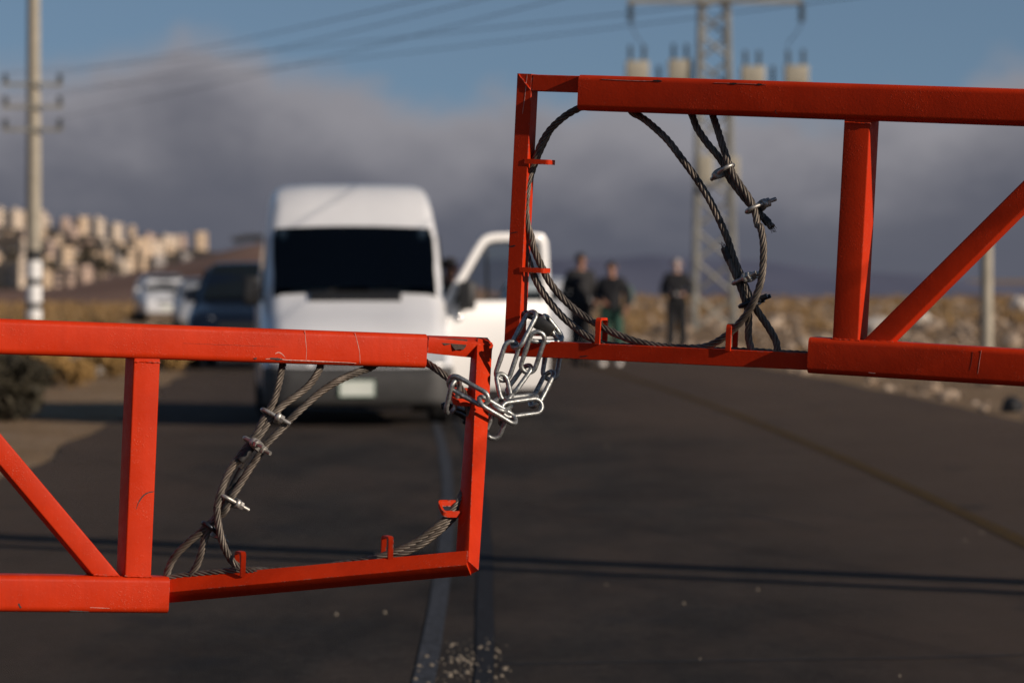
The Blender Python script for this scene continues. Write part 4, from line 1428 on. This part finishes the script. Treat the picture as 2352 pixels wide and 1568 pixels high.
# shade of the open doorway, laid over the closed side as black sheets
slab('doorway_shade', [(.978, 1.12, .42), (.978, 2.05, .42), (.955, 2.05, 1.25), (.955, 1.12, 1.25)], .006, MATS['black plastic'], van)
slab('doorway_shade', [(.955, 1.20, 1.27), (.955, 2.05, 1.27), (.895, 2.05, 1.93), (.895, 1.56, 1.93)], .006, MATS['black plastic'], van)
slab('side_window', [(-.957, 2.02, 1.30), (-.957, 1.22, 1.30), (-.895, 1.60, 1.92), (-.895, 2.02, 1.92)], .006, GL, van)
# the open driver's door: hinged at the front pillar, swung about 60 degrees
door = bpy.data.objects.new('door', None); COL.objects.link(door); door.parent = van; door.location = (.955, 1.06, 0); door.rotation_euler = (0, 0, R(-71)); door.empty_display_size = .1
# in the door's own frame: y runs from hinge to handle, x is the outer side
DP = MATS['door paint']
mb = MB(); prof = [(.34, .02), (.42, .055), (.75, .075), (1.00, .070), (1.20, .040), (1.25, .025)]
rings = []
for z, xo in prof:
    rings.append([Vector((xo, .00, z)), Vector((xo + .004, .35, z)), Vector((xo + .004, .80, z)), Vector((xo, 1.13, z)), Vector((-.04, 1.13, z)), Vector((-.05, .55, z)), Vector((-.04, .00, z))])
mb.loft(rings)
child(mb.build('door_panel', DP, None, 32), door)
fr_ = [(-.02, 1.20), (.08, 1.36), (.24, 1.60), (.38, 1.81), (.46, 1.89), (.62, 1.915), (1.02, 1.915), (1.09, 1.88), (1.11, 1.80), (1.115, 1.24)]
P = [Vector((.02 - .09 * (z - 1.24), y, z)) for y, z in fr_]
def flat_frame(name, P, w, th, mat, dx=0.0):
    C_ = catmull(P, .025); rings = []
    for i, p in enumerate(C_):
        t_ = (C_[min(i + 1, len(C_) - 1)] - C_[max(0, i - 1)]).normalized()
        xv = Vector((1, 0, 0)); xv = (xv - t_ * xv.dot(t_)).normalized(); sv = t_.cross(xv)
        rings.append(rect_ring(p + xv * dx, sv, xv, w / 2, th / 2, .008, 2))
    mb = MB(); mb.loft(rings); return child(mb.build(name, mat, None, 40), door)


wf_ = flat_frame('window_frame', P, .085, .045, DP)
Pi = [Vector((.02 - .09 * (z - 1.24), .575 + (y - .575) * .90, 1.24 + (z - 1.24) * .915 if z > 1.24 else z)) for y, z in fr_]
sl_ = flat_frame('window_seal', Pi, .022, .05, MATS['black plastic'])
mb = MB(); mb.tube([Vector((.0, .46, 1.25)), Vector((-.045, .46, 1.79))], .016, 6); child(mb.build('window_divider', MATS['black plastic'], None, 60), door)
gq = [Vector((.015 - .09 * (z - 1.24), y, z)) for y, z in fr_]
mb = MB(); k_ = len(gq)
mb.add([p + Vector((.003, 0, 0)) for p in gq] + [p - Vector((.003, 0, 0)) for p in gq], [tuple(range(k_)), tuple(range(2 * k_ - 1, k_ - 1, -1))] + [(i, i + k_, (i + 1) % k_ + k_, (i + 1) % k_) for i in range(k_)])
child(mb.build('window_pane', MATS['clear glass']), door)
mb = MB(); mb.box((.088, .98, 1.02), (.03, .16, .04)); child(mb.build('handle', MATS['black plastic']), door)
mb = MB(); c_ = Vector((.15, .15, 1.31)); mb.loft([rect_ring(c_ + Vector((0, d, 0)), Vector((1, 0, 0)), Vector((0, 0, 1)), .10 * k, .15 * k, .03, 3) for d, k in ((-.06, .75), (-.03, 1), (.05, 1), (.07, .92))])
mb.tube([Vector((.03, .15, 1.22)), c_ + Vector((-.02, 0, -.1))], .024, 6)
child(mb.build('mirror', MATS['black plastic'], None, 40), door)
m2 = MB(); m2.tube([Vector((.078, .10, 1.08)), Vector((.094, .10, 1.08)), Vector((.100, .10, 1.08))], [.035, .033, .018], 12); child(m2.build('glint_dome', MATS['chrome'], None, 60), door)  # added chrome dome that throws the sun back as a glint


def car(name, x, y, rz, label, paint, L=4.1, Wd=.84, Hh=1.45, belt=.92, hood=1.0, suv=False, rear_view=False, group='cars standing behind the van'):
    e = thing(name, (x, y, 0), label, 'car', group, rz)
    hb, b = .20 if not suv else .28, belt
    ws, we = (hood + .10, hood + .72)
    rs, re = L - (.45 if suv else .85), L - (.12 if suv else .28)
    st_ = [(0, hb + .14, b * .55, b * .62, Wd * .80, Wd * .66), (.05, hb + .04, b * .62, b * .72, Wd * .92, Wd * .80), (.18, hb, b * .72, b * .82, Wd * .97, Wd * .86), (.5, hb, b * .82, b * .91, Wd, Wd * .88), (hood, hb, b * .92, b * 1.0, Wd, Wd * .88),
           (ws, hb, b * .95, b * 1.04, Wd, Wd * .87), ((ws + we) / 2, hb, b * .98, (b * 1.04 + Hh) / 2 + .04, Wd, Wd * .82), (we, hb, b, Hh - .03, Wd, Wd * .76), (we + .35, hb, b, Hh, Wd, Wd * .75), ((we + rs) / 2 + .2, hb, b, Hh + .005, Wd, Wd * .75), (rs, hb, b, Hh - .04, Wd, Wd * .74),
           ((rs + re) / 2, hb, b, (Hh + b * 1.08) / 2 + .05, Wd, Wd * .78), (re, hb, b * .98, b * 1.08, Wd * .98, Wd * .82), (L - .06, hb + .02, b * .9, b * .98, Wd * .96, Wd * .80), (L, hb + .12, b * .7, b * .80, Wd * .86, Wd * .70)]
    loft_body(st_, paint, e)
    slab('windscreen', [(-Wd * .80, ws - .0, b * 1.055), (Wd * .80, ws - .0, b * 1.055), (Wd * .70, we - .02, Hh - .045), (-Wd * .70, we - .02, Hh - .045)], .014, GL, e, 6, .03)
    slab('rear_window', [(Wd * .74, re + .005, b * 1.12), (-Wd * .74, re + .005, b * 1.12), (-Wd * .68, rs + .03, Hh - .065), (Wd * .68, rs + .03, Hh - .065)], .014, GL, e, 6, .02)
    for s in (-1, 1):
        mid_ = (we + rs) / 2 + .1
        for y0, y1, t0_, t1_ in ((ws + .12, mid_ - .04, we + .06, mid_ - .04), (mid_ + .04, re - .15, mid_ + .04, rs - .06)):
            q = [(s * Wd * .975, y0, b * 1.03), (s * Wd * .975, y1, b * 1.03), (s * Wd * .81, t1_, Hh - .10), (s * Wd * .81, t0_, Hh - .10)]
            if s < 0: q = [q[1], q[0], q[3], q[2]]
            slab('side_window', q, .012, GL, e)
        q = [(s * Wd * .50, .045, b * .64), (s * Wd * .88, .13, b * .66), (s * Wd * .86, .24, b * .80), (s * Wd * .52, .12, b * .77)]
        if s < 0: q = [q[1], q[0], q[3], q[2]]
        slab('headlight', q, .022, MATS['lamp glass'], e)
        q = [(s * Wd * .92, L - .03, b * .74), (s * Wd * .66, L - .0, b * .74), (s * Wd * .66, L - .035, b * .94), (s * Wd * .92, L - .07, b * .94)]
        if s < 0: q = [q[1], q[0], q[3], q[2]]
        slab('tail_light', q, .022, MATS['tail lamp'], e)
        for yy in (.75, L - .75):
            wheel(e, s * (Wd - .09), yy, .31 if not suv else .37, .20)
        mirror(e, s * Wd * .92, ws + .25, b * 1.08, s, paint, .14)
    for yy, sg in ((.0, -1), (L, 1)):
        mb = MB(); mb.loft([rect_ring(Vector((0, yy + sg * d, hb + .22)), Vector((1, 0, 0)), Vector((0, 0, 1)), w_, h_, .04, 3) for d, w_, h_ in ((.05, Wd * .72, .10), (.03, Wd * .86, .13), (-.10, Wd * .97, .14))])
        child(mb.build('bumper', paint if not suv else MATS['grey bumper plastic'], None, 40), e)
        mb = MB(); mb.box((0, yy + sg * .058, hb + .25), (.50, .012, .11)); child(mb.build('number_plate', MATS['number plate']), e)
    slab('grille', [(-Wd * .45, -.012, hb + .37), (Wd * .45, -.012, hb + .37), (Wd * .42, .04, b * .70), (-Wd * .42, .04, b * .70)], .016, MATS['black plastic'], e)
    return e


def carx(px, Y): return (px - CX) / F * Y


car('car', carx(388, 120), 120, R(10), 'white car standing farthest back on the left of the road', W, L=4.2, Wd=.82, Hh=1.46)
car('car', carx(478, 98), 98, R(6), 'silver car between the white car and the dark blue car', MATS['silver car paint'], Hh=1.38)
car('car', carx(560, 61), 61, R(0), 'dark blue off-road car standing close behind the van', MATS['navy car paint'], L=4.7, Wd=.93, Hh=1.70, belt=1.06, hood=1.15, suv=True)
car('car', carx(1244, 69), 69 + 4.0, R(180), 'white hatchback seen from the rear past the open van door', W, L=4.0, Wd=.80, Hh=1.44, belt=.94, suv=False)

# ================================================================== people


def skin(name, verts, edges, radii, mat, parent, root=0, level=2):
    me = bpy.data.meshes.new(name)
    me.from_pydata([tuple(v) for v in verts], edges, [])
    o = bpy.data.objects.new(name, me); COL.objects.link(o)
    o.parent = parent
    sk = o.modifiers.new('Skin', 'SKIN'); sk.use_smooth_shade = True
    if not me.skin_vertices:
        with bpy.context.temp_override(object=o, active_object=o):
            bpy.ops.mesh.customdata_skin_add()
    for i, r in enumerate(radii):
        sv = me.skin_vertices[0].data[i]
        sv.radius = (r, r) if not isinstance(r, tuple) else r
        sv.use_root = (i == root)
    ss = o.modifiers.new('Subdivision', 'SUBSURF'); ss.levels = level; ss.render_levels = level
    me.materials.append(mat)
    return o


def person(px, Y, height, rz, label, skin_m, hair_m, top_m, leg_m, shoe_m, elbows, wrists, stride=.05, lean=0.0, beard=False, bag=None, z=None, hood=False):
    x = (px - CX) / F * Y
    e = thing('person', (x, Y, gz(x, Y) + .035 if z is None else z), label, 'person', 'people on the road', rz)
    S = height / 1.75
    V = lambda *p: Vector(p) * S
    # skeleton, facing -y; elbows and wrists given for the (person's right, left) arm
    pel, sp, ch, nk = V(0, 0, .95), V(0, lean * .4, 1.12), V(0, lean, 1.34), V(0, lean - .005, 1.50)
    hb_, hm, ht = V(0, lean - .02, 1.575), V(0, lean - .025, 1.645), V(0, lean - .01, 1.715)
    verts = [pel, sp, ch, nk, hb_, hm, ht, V(0, lean - .112, 1.625)]
    rad = [.12, .115, .135, .055, .062, .078, .058, .016]
    ed = [(0, 1), (1, 2), (2, 3), (3, 4), (4, 5), (5, 6), (5, 7)]
    arms = []
    for k, s in enumerate((-1, 1)):
        sh = V(s * .175, lean, 1.42); el_ = V(*elbows[k]); wr = V(*wrists[k])
        b0_ = len(verts)
        d = (wr - el_).normalized(); palm = wr + d * .085 * S
        verts += [sh, el_, wr, palm]; rad += [.058, .042, .028, .036]
        ed += [(2, b0_), (b0_, b0_ + 1), (b0_ + 1, b0_ + 2), (b0_ + 2, b0_ + 3)]
        arms.append((sh, el_, wr))
        side = d.cross(Vector((0, 0, 1)))
        side = side.normalized() if side.length > .2 else Vector((1, 0, 0))
        for i, (off_, ln) in enumerate(((-.03, .070), (-.010, .080), (.011, .074), (.030, .058))):
            a0 = palm + side * off_ * S + d * .012 * S
            a1 = a0 + d * ln * .55 * S; a2 = a1 + (d * .6 + Vector((0, -.3, -.5))).normalized() * ln * .5 * S
            i0 = len(verts); verts += [a0, a1, a2]; rad += [.010, .009, .008]; ed += [(b0_ + 3, i0), (i0, i0 + 1), (i0 + 1, i0 + 2)]
        th = wr + d * .03 * S - side * .030 * S
        i0 = len(verts); verts += [th, th + (d - side * .7).normalized() * .045 * S]; rad += [.012, .009]; ed += [(b0_ + 2, i0), (i0, i0 + 1)]
    legs = []
    for s, dy in ((-1, -stride), (1, stride)):
        hp_, kn, an_ = V(s * .09, 0, .90), V(s * .105, dy * .6 - .02, .50), V(s * .115, dy, .085)
        b0_ = len(verts)
        verts += [hp_, kn, an_, V(s * .12, dy - .02, .05), V(s * .125, dy - .13, .04)]
        rad += [.092, .062, .042, .042, .036]
        ed += [(0, b0_), (b0_, b0_ + 1), (b0_ + 1, b0_ + 2), (b0_ + 2, b0_ + 3), (b0_ + 3, b0_ + 4)]
        legs.append((hp_, kn, an_))
    skin('body', verts, ed, [r * S for r in rad], skin_m, e)
    # clothes: a jacket over trunk and arms, trousers, shoes
    jv = [pel + V(0, 0, -.06), pel + V(0, 0, .05), sp, ch, nk + V(0, 0, -.035)]; jr = [.178, .175, .168, .185, .090]; je = [(0, 1), (1, 2), (2, 3), (3, 4)]
    for sh, el_, wr in arms:
        b0_ = len(jv); jv += [sh, el_, wr - (wr - el_).normalized() * .01]; jr += [.088, .072, .056]; je += [(3, b0_), (b0_, b0_ + 1), (b0_ + 1, b0_ + 2)]
    skin('jacket', jv, je, [r * S for r in jr], top_m, e)
    tv = [pel + V(0, 0, .04)]; tr = [.135]; te = []
    for hp_, kn, an_ in legs:
        b0_ = len(tv); tv += [hp_, kn, an_ + V(0, 0, .01)]; tr += [.118, .095, .078]; te += [(0, b0_), (b0_, b0_ + 1), (b0_ + 1, b0_ + 2)]
    skin('trousers', tv, te, [r * S for r in tr], leg_m, e)
    for s, dy in ((-1, -stride), (1, stride)):
        skin('shoe', [V(s * .115, dy + .06, .05), V(s * .12, dy - .03, .055), V(s * .128, dy - .17, .04)], [(0, 1), (1, 2)], [.048 * S, .054 * S, .042 * S], shoe_m, e)
    # hair, ears, eyes, mouth
    mb = MB(); rings = []
    c = hm + V(0, .012, .02)
    lo_ = -.3 if hair_m is MATS['dark hair'] else .05
    for j in range(8):
        th = math.pi / 2 - (math.pi / 2 - lo_) * j / 7 if j else math.pi / 2 - .02
        rings.append([c + Vector((math.cos(th) * math.cos(a) * .088, math.cos(th) * math.sin(a) * .103 + (.028 if math.sin(a) < 0 and th < .75 else 0), math.sin(th) * .092)) * S * (1 + .03 * math.sin(a * 7)) for a in [2 * math.pi * k / 18 for k in range(18)]])
    mb.loft(rings); hr = child(mb.build('hair', hair_m, None, 70), e)
    for s in (-1, 1):
        mb = MB(); mb.tube([hm + V(s * .078, .015, -.035), hm + V(s * .088, .018, 0), hm + V(s * .080, .015, .028)], [.008 * S, .014 * S, .009 * S], 8)
        child(mb.build('ear', skin_m, None, 60), e)
        mb = MB(); mb.tube([hm + V(s * .032, -.078, .004), hm + V(s * .032, -.084, .004)], [.011 * S, .007 * S], 8); child(mb.build('eye', MATS['dark hair'], None, 60), e)
    mb = MB(); mb.tube([hm + V(-.024, -.078, -.052), hm + V(0, -.084, -.055), hm + V(.024, -.078, -.052)], [.004 * S, .007 * S, .004 * S], 6); child(mb.build('mouth', MATS['skin brown'], None, 60), e)
    if beard:
        mb = MB(); rings = []
        for j, (zz, k) in enumerate(((-.035, .80), (-.06, .95), (-.09, .85), (-.115, .5))):
            rings.append([hm + V(.074 * k * math.cos(a), -.012 + .078 * k * math.sin(a), zz) for a in [math.pi + math.pi * q / 12 for q in range(13)]] )
        mb.loft(rings, caps=False, closed=False); child(mb.build('beard', MATS['grey hair'], None, 70), e)
    return e


def person_part(e, name, mb, mat):
    return child(mb.build(name, mat, None, 60), e)


p1 = person(1333, 63.5, 1.86, R(20), 'dark-haired person in black, the one nearest the van', MATS['skin tan'], MATS['dark hair'], MATS['charcoal cloth'], MATS['charcoal cloth'], MATS['black cloth'],
            [(-.26, .03, 1.14), (.25, .02, 1.14)], [(-.20, -.13, .92), (.18, -.16, .98)], .06)
p2 = person(1405, 63.0, 1.72, R(-15), 'person in black top and green trousers with white shoes', MATS['skin tan'], MATS['dark hair'], MATS['black cloth'], MATS['green trousers'], MATS['white shoes'],
            [(-.24, .0, 1.15), (.30, .02, 1.18)], [(-.10, -.20, 1.08), (.27, -.12, .97)], .09)
mb = MB(); mb.loft([rect_ring(Vector((.28, .05, z)), Vector((1, 0, 0)), Vector((0, 1, 0)), w_, d_, .03, 3) for z, w_, d_ in ((1.02, .04, .04), (1.06, .07, .07), (1.20, .08, .08), (1.30, .06, .05), (1.34, .03, .03))])
tag(mb.build('shoulder_bag', MATS['mint cloth'], None, 60), 'mint-coloured bag over the shoulder of the person in green trousers', 'bag').parent = None
bag_o = [o for o in COL.objects if o.name.startswith('shoulder_bag')][0]
bag_o.location = p2.location; bag_o.rotation_euler = p2.rotation_euler
p3 = person(1554, 73.0, 1.80, R(-4), 'bald grey-bearded person in black holding a camera, standing apart by the pylon', MATS['skin pale'], MATS['grey hair'], MATS['black cloth'], MATS['black cloth'], MATS['black cloth'],
            [(-.27, .03, 1.13), (.28, .03, 1.13)], [(-.08, -.22, 1.10), (.12, -.22, 1.10)], .03, beard=True)
mb = MB(); mb.loft([rect_ring(Vector((.02, d, 1.13)), Vector((1, 0, 0)), Vector((0, 0, 1)), .075 * k, .05 * k, .012, 2) for d, k in ((-.36, .95), (-.35, 1), (-.30, 1), (-.29, .95))])
camr = thing('camera_in_hands', p3.location, 'small dark camera held at the waist by the bald person', 'camera')
camr.rotation_euler = p3.rotation_euler
child(mb.build('camera_body', MATS['black plastic'], None, 35), camr)
mb = MB(); mb.tube([Vector((.02, -.355, 1.13)), Vector((.02, -.43, 1.13)), Vector((.02, -.44, 1.13))], [.045, .047, .040], 16); ln_ = child(mb.build('lens', MATS['black plastic'], None, 40), camr)
mb = MB(); mb.tube([Vector((.02, -.436, 1.13)), Vector((.02, -.443, 1.13))], [.036, .030], 16); child(mb.build('front_glass', MATS['lamp glass'], None, 40), ln_)
van_side = van.matrix_basis @ Vector((1.18, 1.75, 0))
p4 = person(1030, 40.6, 1.70, R(95), 'dark-haired person standing in the open doorway of the van', MATS['skin brown'], MATS['dark hair'], MATS['black cloth'], MATS['charcoal cloth'], MATS['black cloth'],
            [(-.24, .0, 1.15), (.24, .0, 1.15)], [(-.16, -.2, 1.05), (.16, -.2, 1.05)], .05, z=.0)

# ================================================================== poles, pylon, wires
CP = MATS['concrete pole']


def insul(mb, base, d, n=4, r=.06, step=.055):
    p = Vector(base); d = Vector(d)
    pts, rr = [], []
    for k in range(n):
        for f, q in ((0, .35), (.3, 1), (.55, .95), (.9, .35)):
            pts.append(p + d * step * (k + f)); rr.append(r * q)
    mb.tube(pts, rr, 10)


PY = 96.0
b = at(77, 700, PY); b.z = gz(b.x, b.y)
pole = thing('utility_pole', b, 'tall concrete utility pole with black and white bands round its foot', 'pole')
mb = MB(); mb.tube([b + Vector((0, 0, -.3)), b + Vector((0, 0, 4)), b + Vector((0, 0, 11))], [.195, .180, .145], 20); mb.build('shaft', CP, pole, 50)
zb = at(77, 574, PY).z
z1 = zb
for k, hh in enumerate((.27, .45, .155, .45, .155, .45)):
    z0 = z1 - hh + .004
    mb = MB(); mb.tube([Vector((b.x, b.y, z0)), Vector((b.x, b.y, z1))], .199, 20)
    o = mb.build('painted_band', MATS['pole white'] if k % 2 == 1 else MATS['pole black'], pole, 50)
    z1 -= hh
arm_z = [at(0, 190, PY).z, at(0, 241, PY).z, at(0, 293, PY).z]
ends = []
for z in arm_z:
    mb = MB(); mb.box((b.x, b.y - .17, z - .06), (1.50, .09, .09)); mb.build('cross_arm', MATS['lattice steel'], pole)
    for s in (-1, 1):
        mb = MB(); base = Vector((b.x + s * .68, b.y - .17, z - .02)); insul(mb, base, (0, 0, 1), 4, .085, .06)
        mb.build('insulator', MATS['insulator'], pole, 50)
        ends.append(base + Vector((0, 0, .25)))


def cable(a, c, sag, r, label, mat='wire', n=40):
    pts = []
    for i in range(n + 1):
        f = i / n
        p = a.lerp(c, f); p.z -= sag * 4 * f * (1 - f); pts.append(p)
    mb = MB(); mb.tube(pts, r, 6)
    return tag(mb.build('power_wire', MATS[mat], None, 60), label, 'wire', 'overhead power wires')


# line crossing the road: from the banded pole up over the road to a pole behind the camera on the right
src = [(760, 0), (910, 0), (1090, 0), (1290, 0), (1545, 0)]
names = ['first', 'second', 'third', 'fourth', 'fifth']
for i, ((px, py), e0) in enumerate(zip(src, (ends[1], ends[3], ends[5], ends[0], ends[2]))):
    top = at(px, py, 46.0)
    far_e = e0 + (top - e0) * 2.2
    cable(e0, far_e, .25, .0055, f'thin overhead wire crossing the sky, {names[i]} from the banded pole')

# lattice pylon with switchgear
TY = 98.0
tb_ = at(1640, 712, TY); tb_.z = gz(tb_.x, tb_.y)
pyl = thing('pylon', tb_, 'steel lattice pylon carrying beige switchgear boxes', 'pylon')
LS = MATS['lattice steel']


def tw(z): return .52 - .022 * z            # half width at height z


HT = 10.5
for sx in (-1, 1):
    for sy in (-1, 1):
        mb = MB(); mb.tube([tb_ + Vector((sx * tw(0), sy * tw(0), -.3)), tb_ + Vector((sx * tw(HT), sy * tw(HT), HT))], .075, 5)
        mb.build('leg', LS, pyl, 30)
for side in range(4):
    z = 0.0; k = 0
    while z < HT - .5:
        z2 = min(HT, z + tw(z) * 1.7)
        def cnr(i, zz): return tb_ + Vector(((-1, 1, 1, -1)[i % 4] * tw(zz), (-1, -1, 1, 1)[i % 4] * tw(zz), zz))
        a_, c_ = (side, side + 1) if k % 2 == 0 else (side + 1, side)
        mb = MB(); mb.tube([cnr(a_, z), cnr(c_, z2)], .042, 4); mb.build('lattice_bar', LS, pyl)
        z = z2; k += 1


def zt(py): return at(0, py, TY).z


def xt(px): return (px - CX) / F * TY


BE = MATS['equipment beige']
zplat = zt(196)
for x0, x1 in ((1425, 1600), (1685, 1865)):
    mb = MB(); mb.box(((xt(x0) + xt(x1)) / 2, TY, zplat - .05), (xt(x1) - xt(x0), .5, .10)); mb.build('platform_arm', LS, pyl)
    mb = MB(); s0 = xt(x0 + 15 if x0 < 1640 else x1 - 15); mb.tube([Vector((s0, TY, zplat - .08)), Vector((xt(1640) + (-.3 if x0 < 1640 else .3), TY, zt(255)))], .04, 5); mb.build('platform_strut', LS, pyl)
for xl, xr, yt, bush in ((1437, 1490, 141, (1444, 1475)), (1535, 1590, 138, (1543, 1573)), (1702, 1756, 153, (1708, 1739)), (1802, 1856, 151, (1806, 1841))):
    mb = MB(); zz0, zz1 = zplat + .003, zt(yt)
    c_ = (xt(xl) + xt(xr)) / 2; hw = (xt(xr) - xt(xl)) / 2
    mb.loft([rect_ring(Vector((c_, TY, z_)), Vector((1, 0, 0)), Vector((0, 1, 0)), hw * k_, hw * .9 * k_, .02, 3) for z_, k_ in ((zz0, .96), (zz0 + .03, 1), (zz1 - .04, 1), (zz1, .94))])
    bx_ = mb.build('switch_box', BE, pyl, 40)
    for q in bush:
        mb = MB(); insul(mb, (xt(q + 4), TY, zz1 - .01), (0, 0, 1), 6, .068, (zt(yt - 38) - zz1) / 6); mb.build('bushing', MATS['insulator'], bx_, 50)
for q in (1513, 1775):
    mb = MB(); insul(mb, (xt(q), TY, zplat), (0, 0, 1), 5, .07, .10); mb.build('insulator', MATS['insulator'], pyl, 50)
za = zt(6)
mb = MB(); mb.box((xt(1640), TY - .48, za), (xt(1838) - xt(1440), .14, .14)); mb.build('cross_arm', LS, pyl)
for q in (1447, 1838):
    mb = MB(); insul(mb, (xt(q), TY - .48, za - .07), (0, 0, -1), 5, .10, .095); mb.build('insulator', MATS['insulator'], pyl, 50)
    cb = 1475 if q < 1640 else 1808
    mb = MB(); mb.tube(catmull([Vector((xt(q), TY - .48, za - .55)), Vector((xt((q + cb) / 2 - (6 if q < 1640 else -6)), TY - .3, zt(75))), Vector((xt(cb), TY, zt(104)))], .1), .014, 5); mb.build('jumper_wire', MATS['wire'], pyl, 60)
for xl, xr, y0, y1 in ((1598, 1634, 358, 420), (1655, 1694, 362, 420)):
    mb = MB(); c_ = (xt(xl) + xt(xr)) / 2; hw = (xt(xr) - xt(xl)) / 2
    mb.loft([rect_ring(Vector((c_, TY - .62, z_)), Vector((1, 0, 0)), Vector((0, 1, 0)), hw * k_, .16 * k_, .03, 3) for z_, k_ in ((zt(y1), .95), (zt(y1) + .03, 1), (zt(y0) - .03, 1), (zt(y0), .95))])
    mb.build('control_box', BE, pyl, 40)
mb = MB(); mb.box((xt(1646), TY - .62, zt(424)), (xt(1700) - xt(1592), .40, .07)); mb.build('box_shelf', LS, pyl)

# short post in the field
b = at(2266, 800, 62.0); b.z = gz(b.x, b.y)
po = thing('field_post', b, 'grey post standing in the stony field behind the diagonal brace', 'post')
mb = MB(); mb.tube([b + Vector((0, 0, -.2)), b + Vector((0, 0, 2.0)), b + Vector((0, 0, 2.06))], [.100, .095, .075], 18); mb.build('shaft', CP, po, 50)
mb = MB(); mb.tube([b + Vector((0, 0, 2.05)), b + Vector((0, 0, 2.10))], [.085, .05], 18); mb.build('cap', LS, po, 50)

# three-legged mast standing beside the road out of view on the right; its long shadow lies across the asphalt
ms = Vector((13.6, 12.6, 0)); ms.z = gz(ms.x, ms.y)
mast = thing('mast', ms, 'tall three-legged mast beside the open side of the road', 'pole')
prp = Vector((SUN.y, -SUN.x, 0)).normalized()
for k, k2, k3, rr in ((-.42, -.20, -.46, .09), (.05, -.10, .10, .13), (.34, .50, .30, .10)):
    mb = MB(); q = ms; mb.tube(catmull([q + prp * k + Vector((0, 0, -.2)), q + prp * k2 + Vector((0, 0, 5.2)), q + prp * k3 + Vector((0, 0, 9.5))], .5), rr, 14); mb.build('shaft', CP, mast, 50)
mb = MB(); mb.tube([ms - prp * .6 + Vector((0, 0, 9.2)), ms + prp * .65 + Vector((0, 0, 9.2))], .06, 8); mb.build('cross_arm', LS, mast, 50)
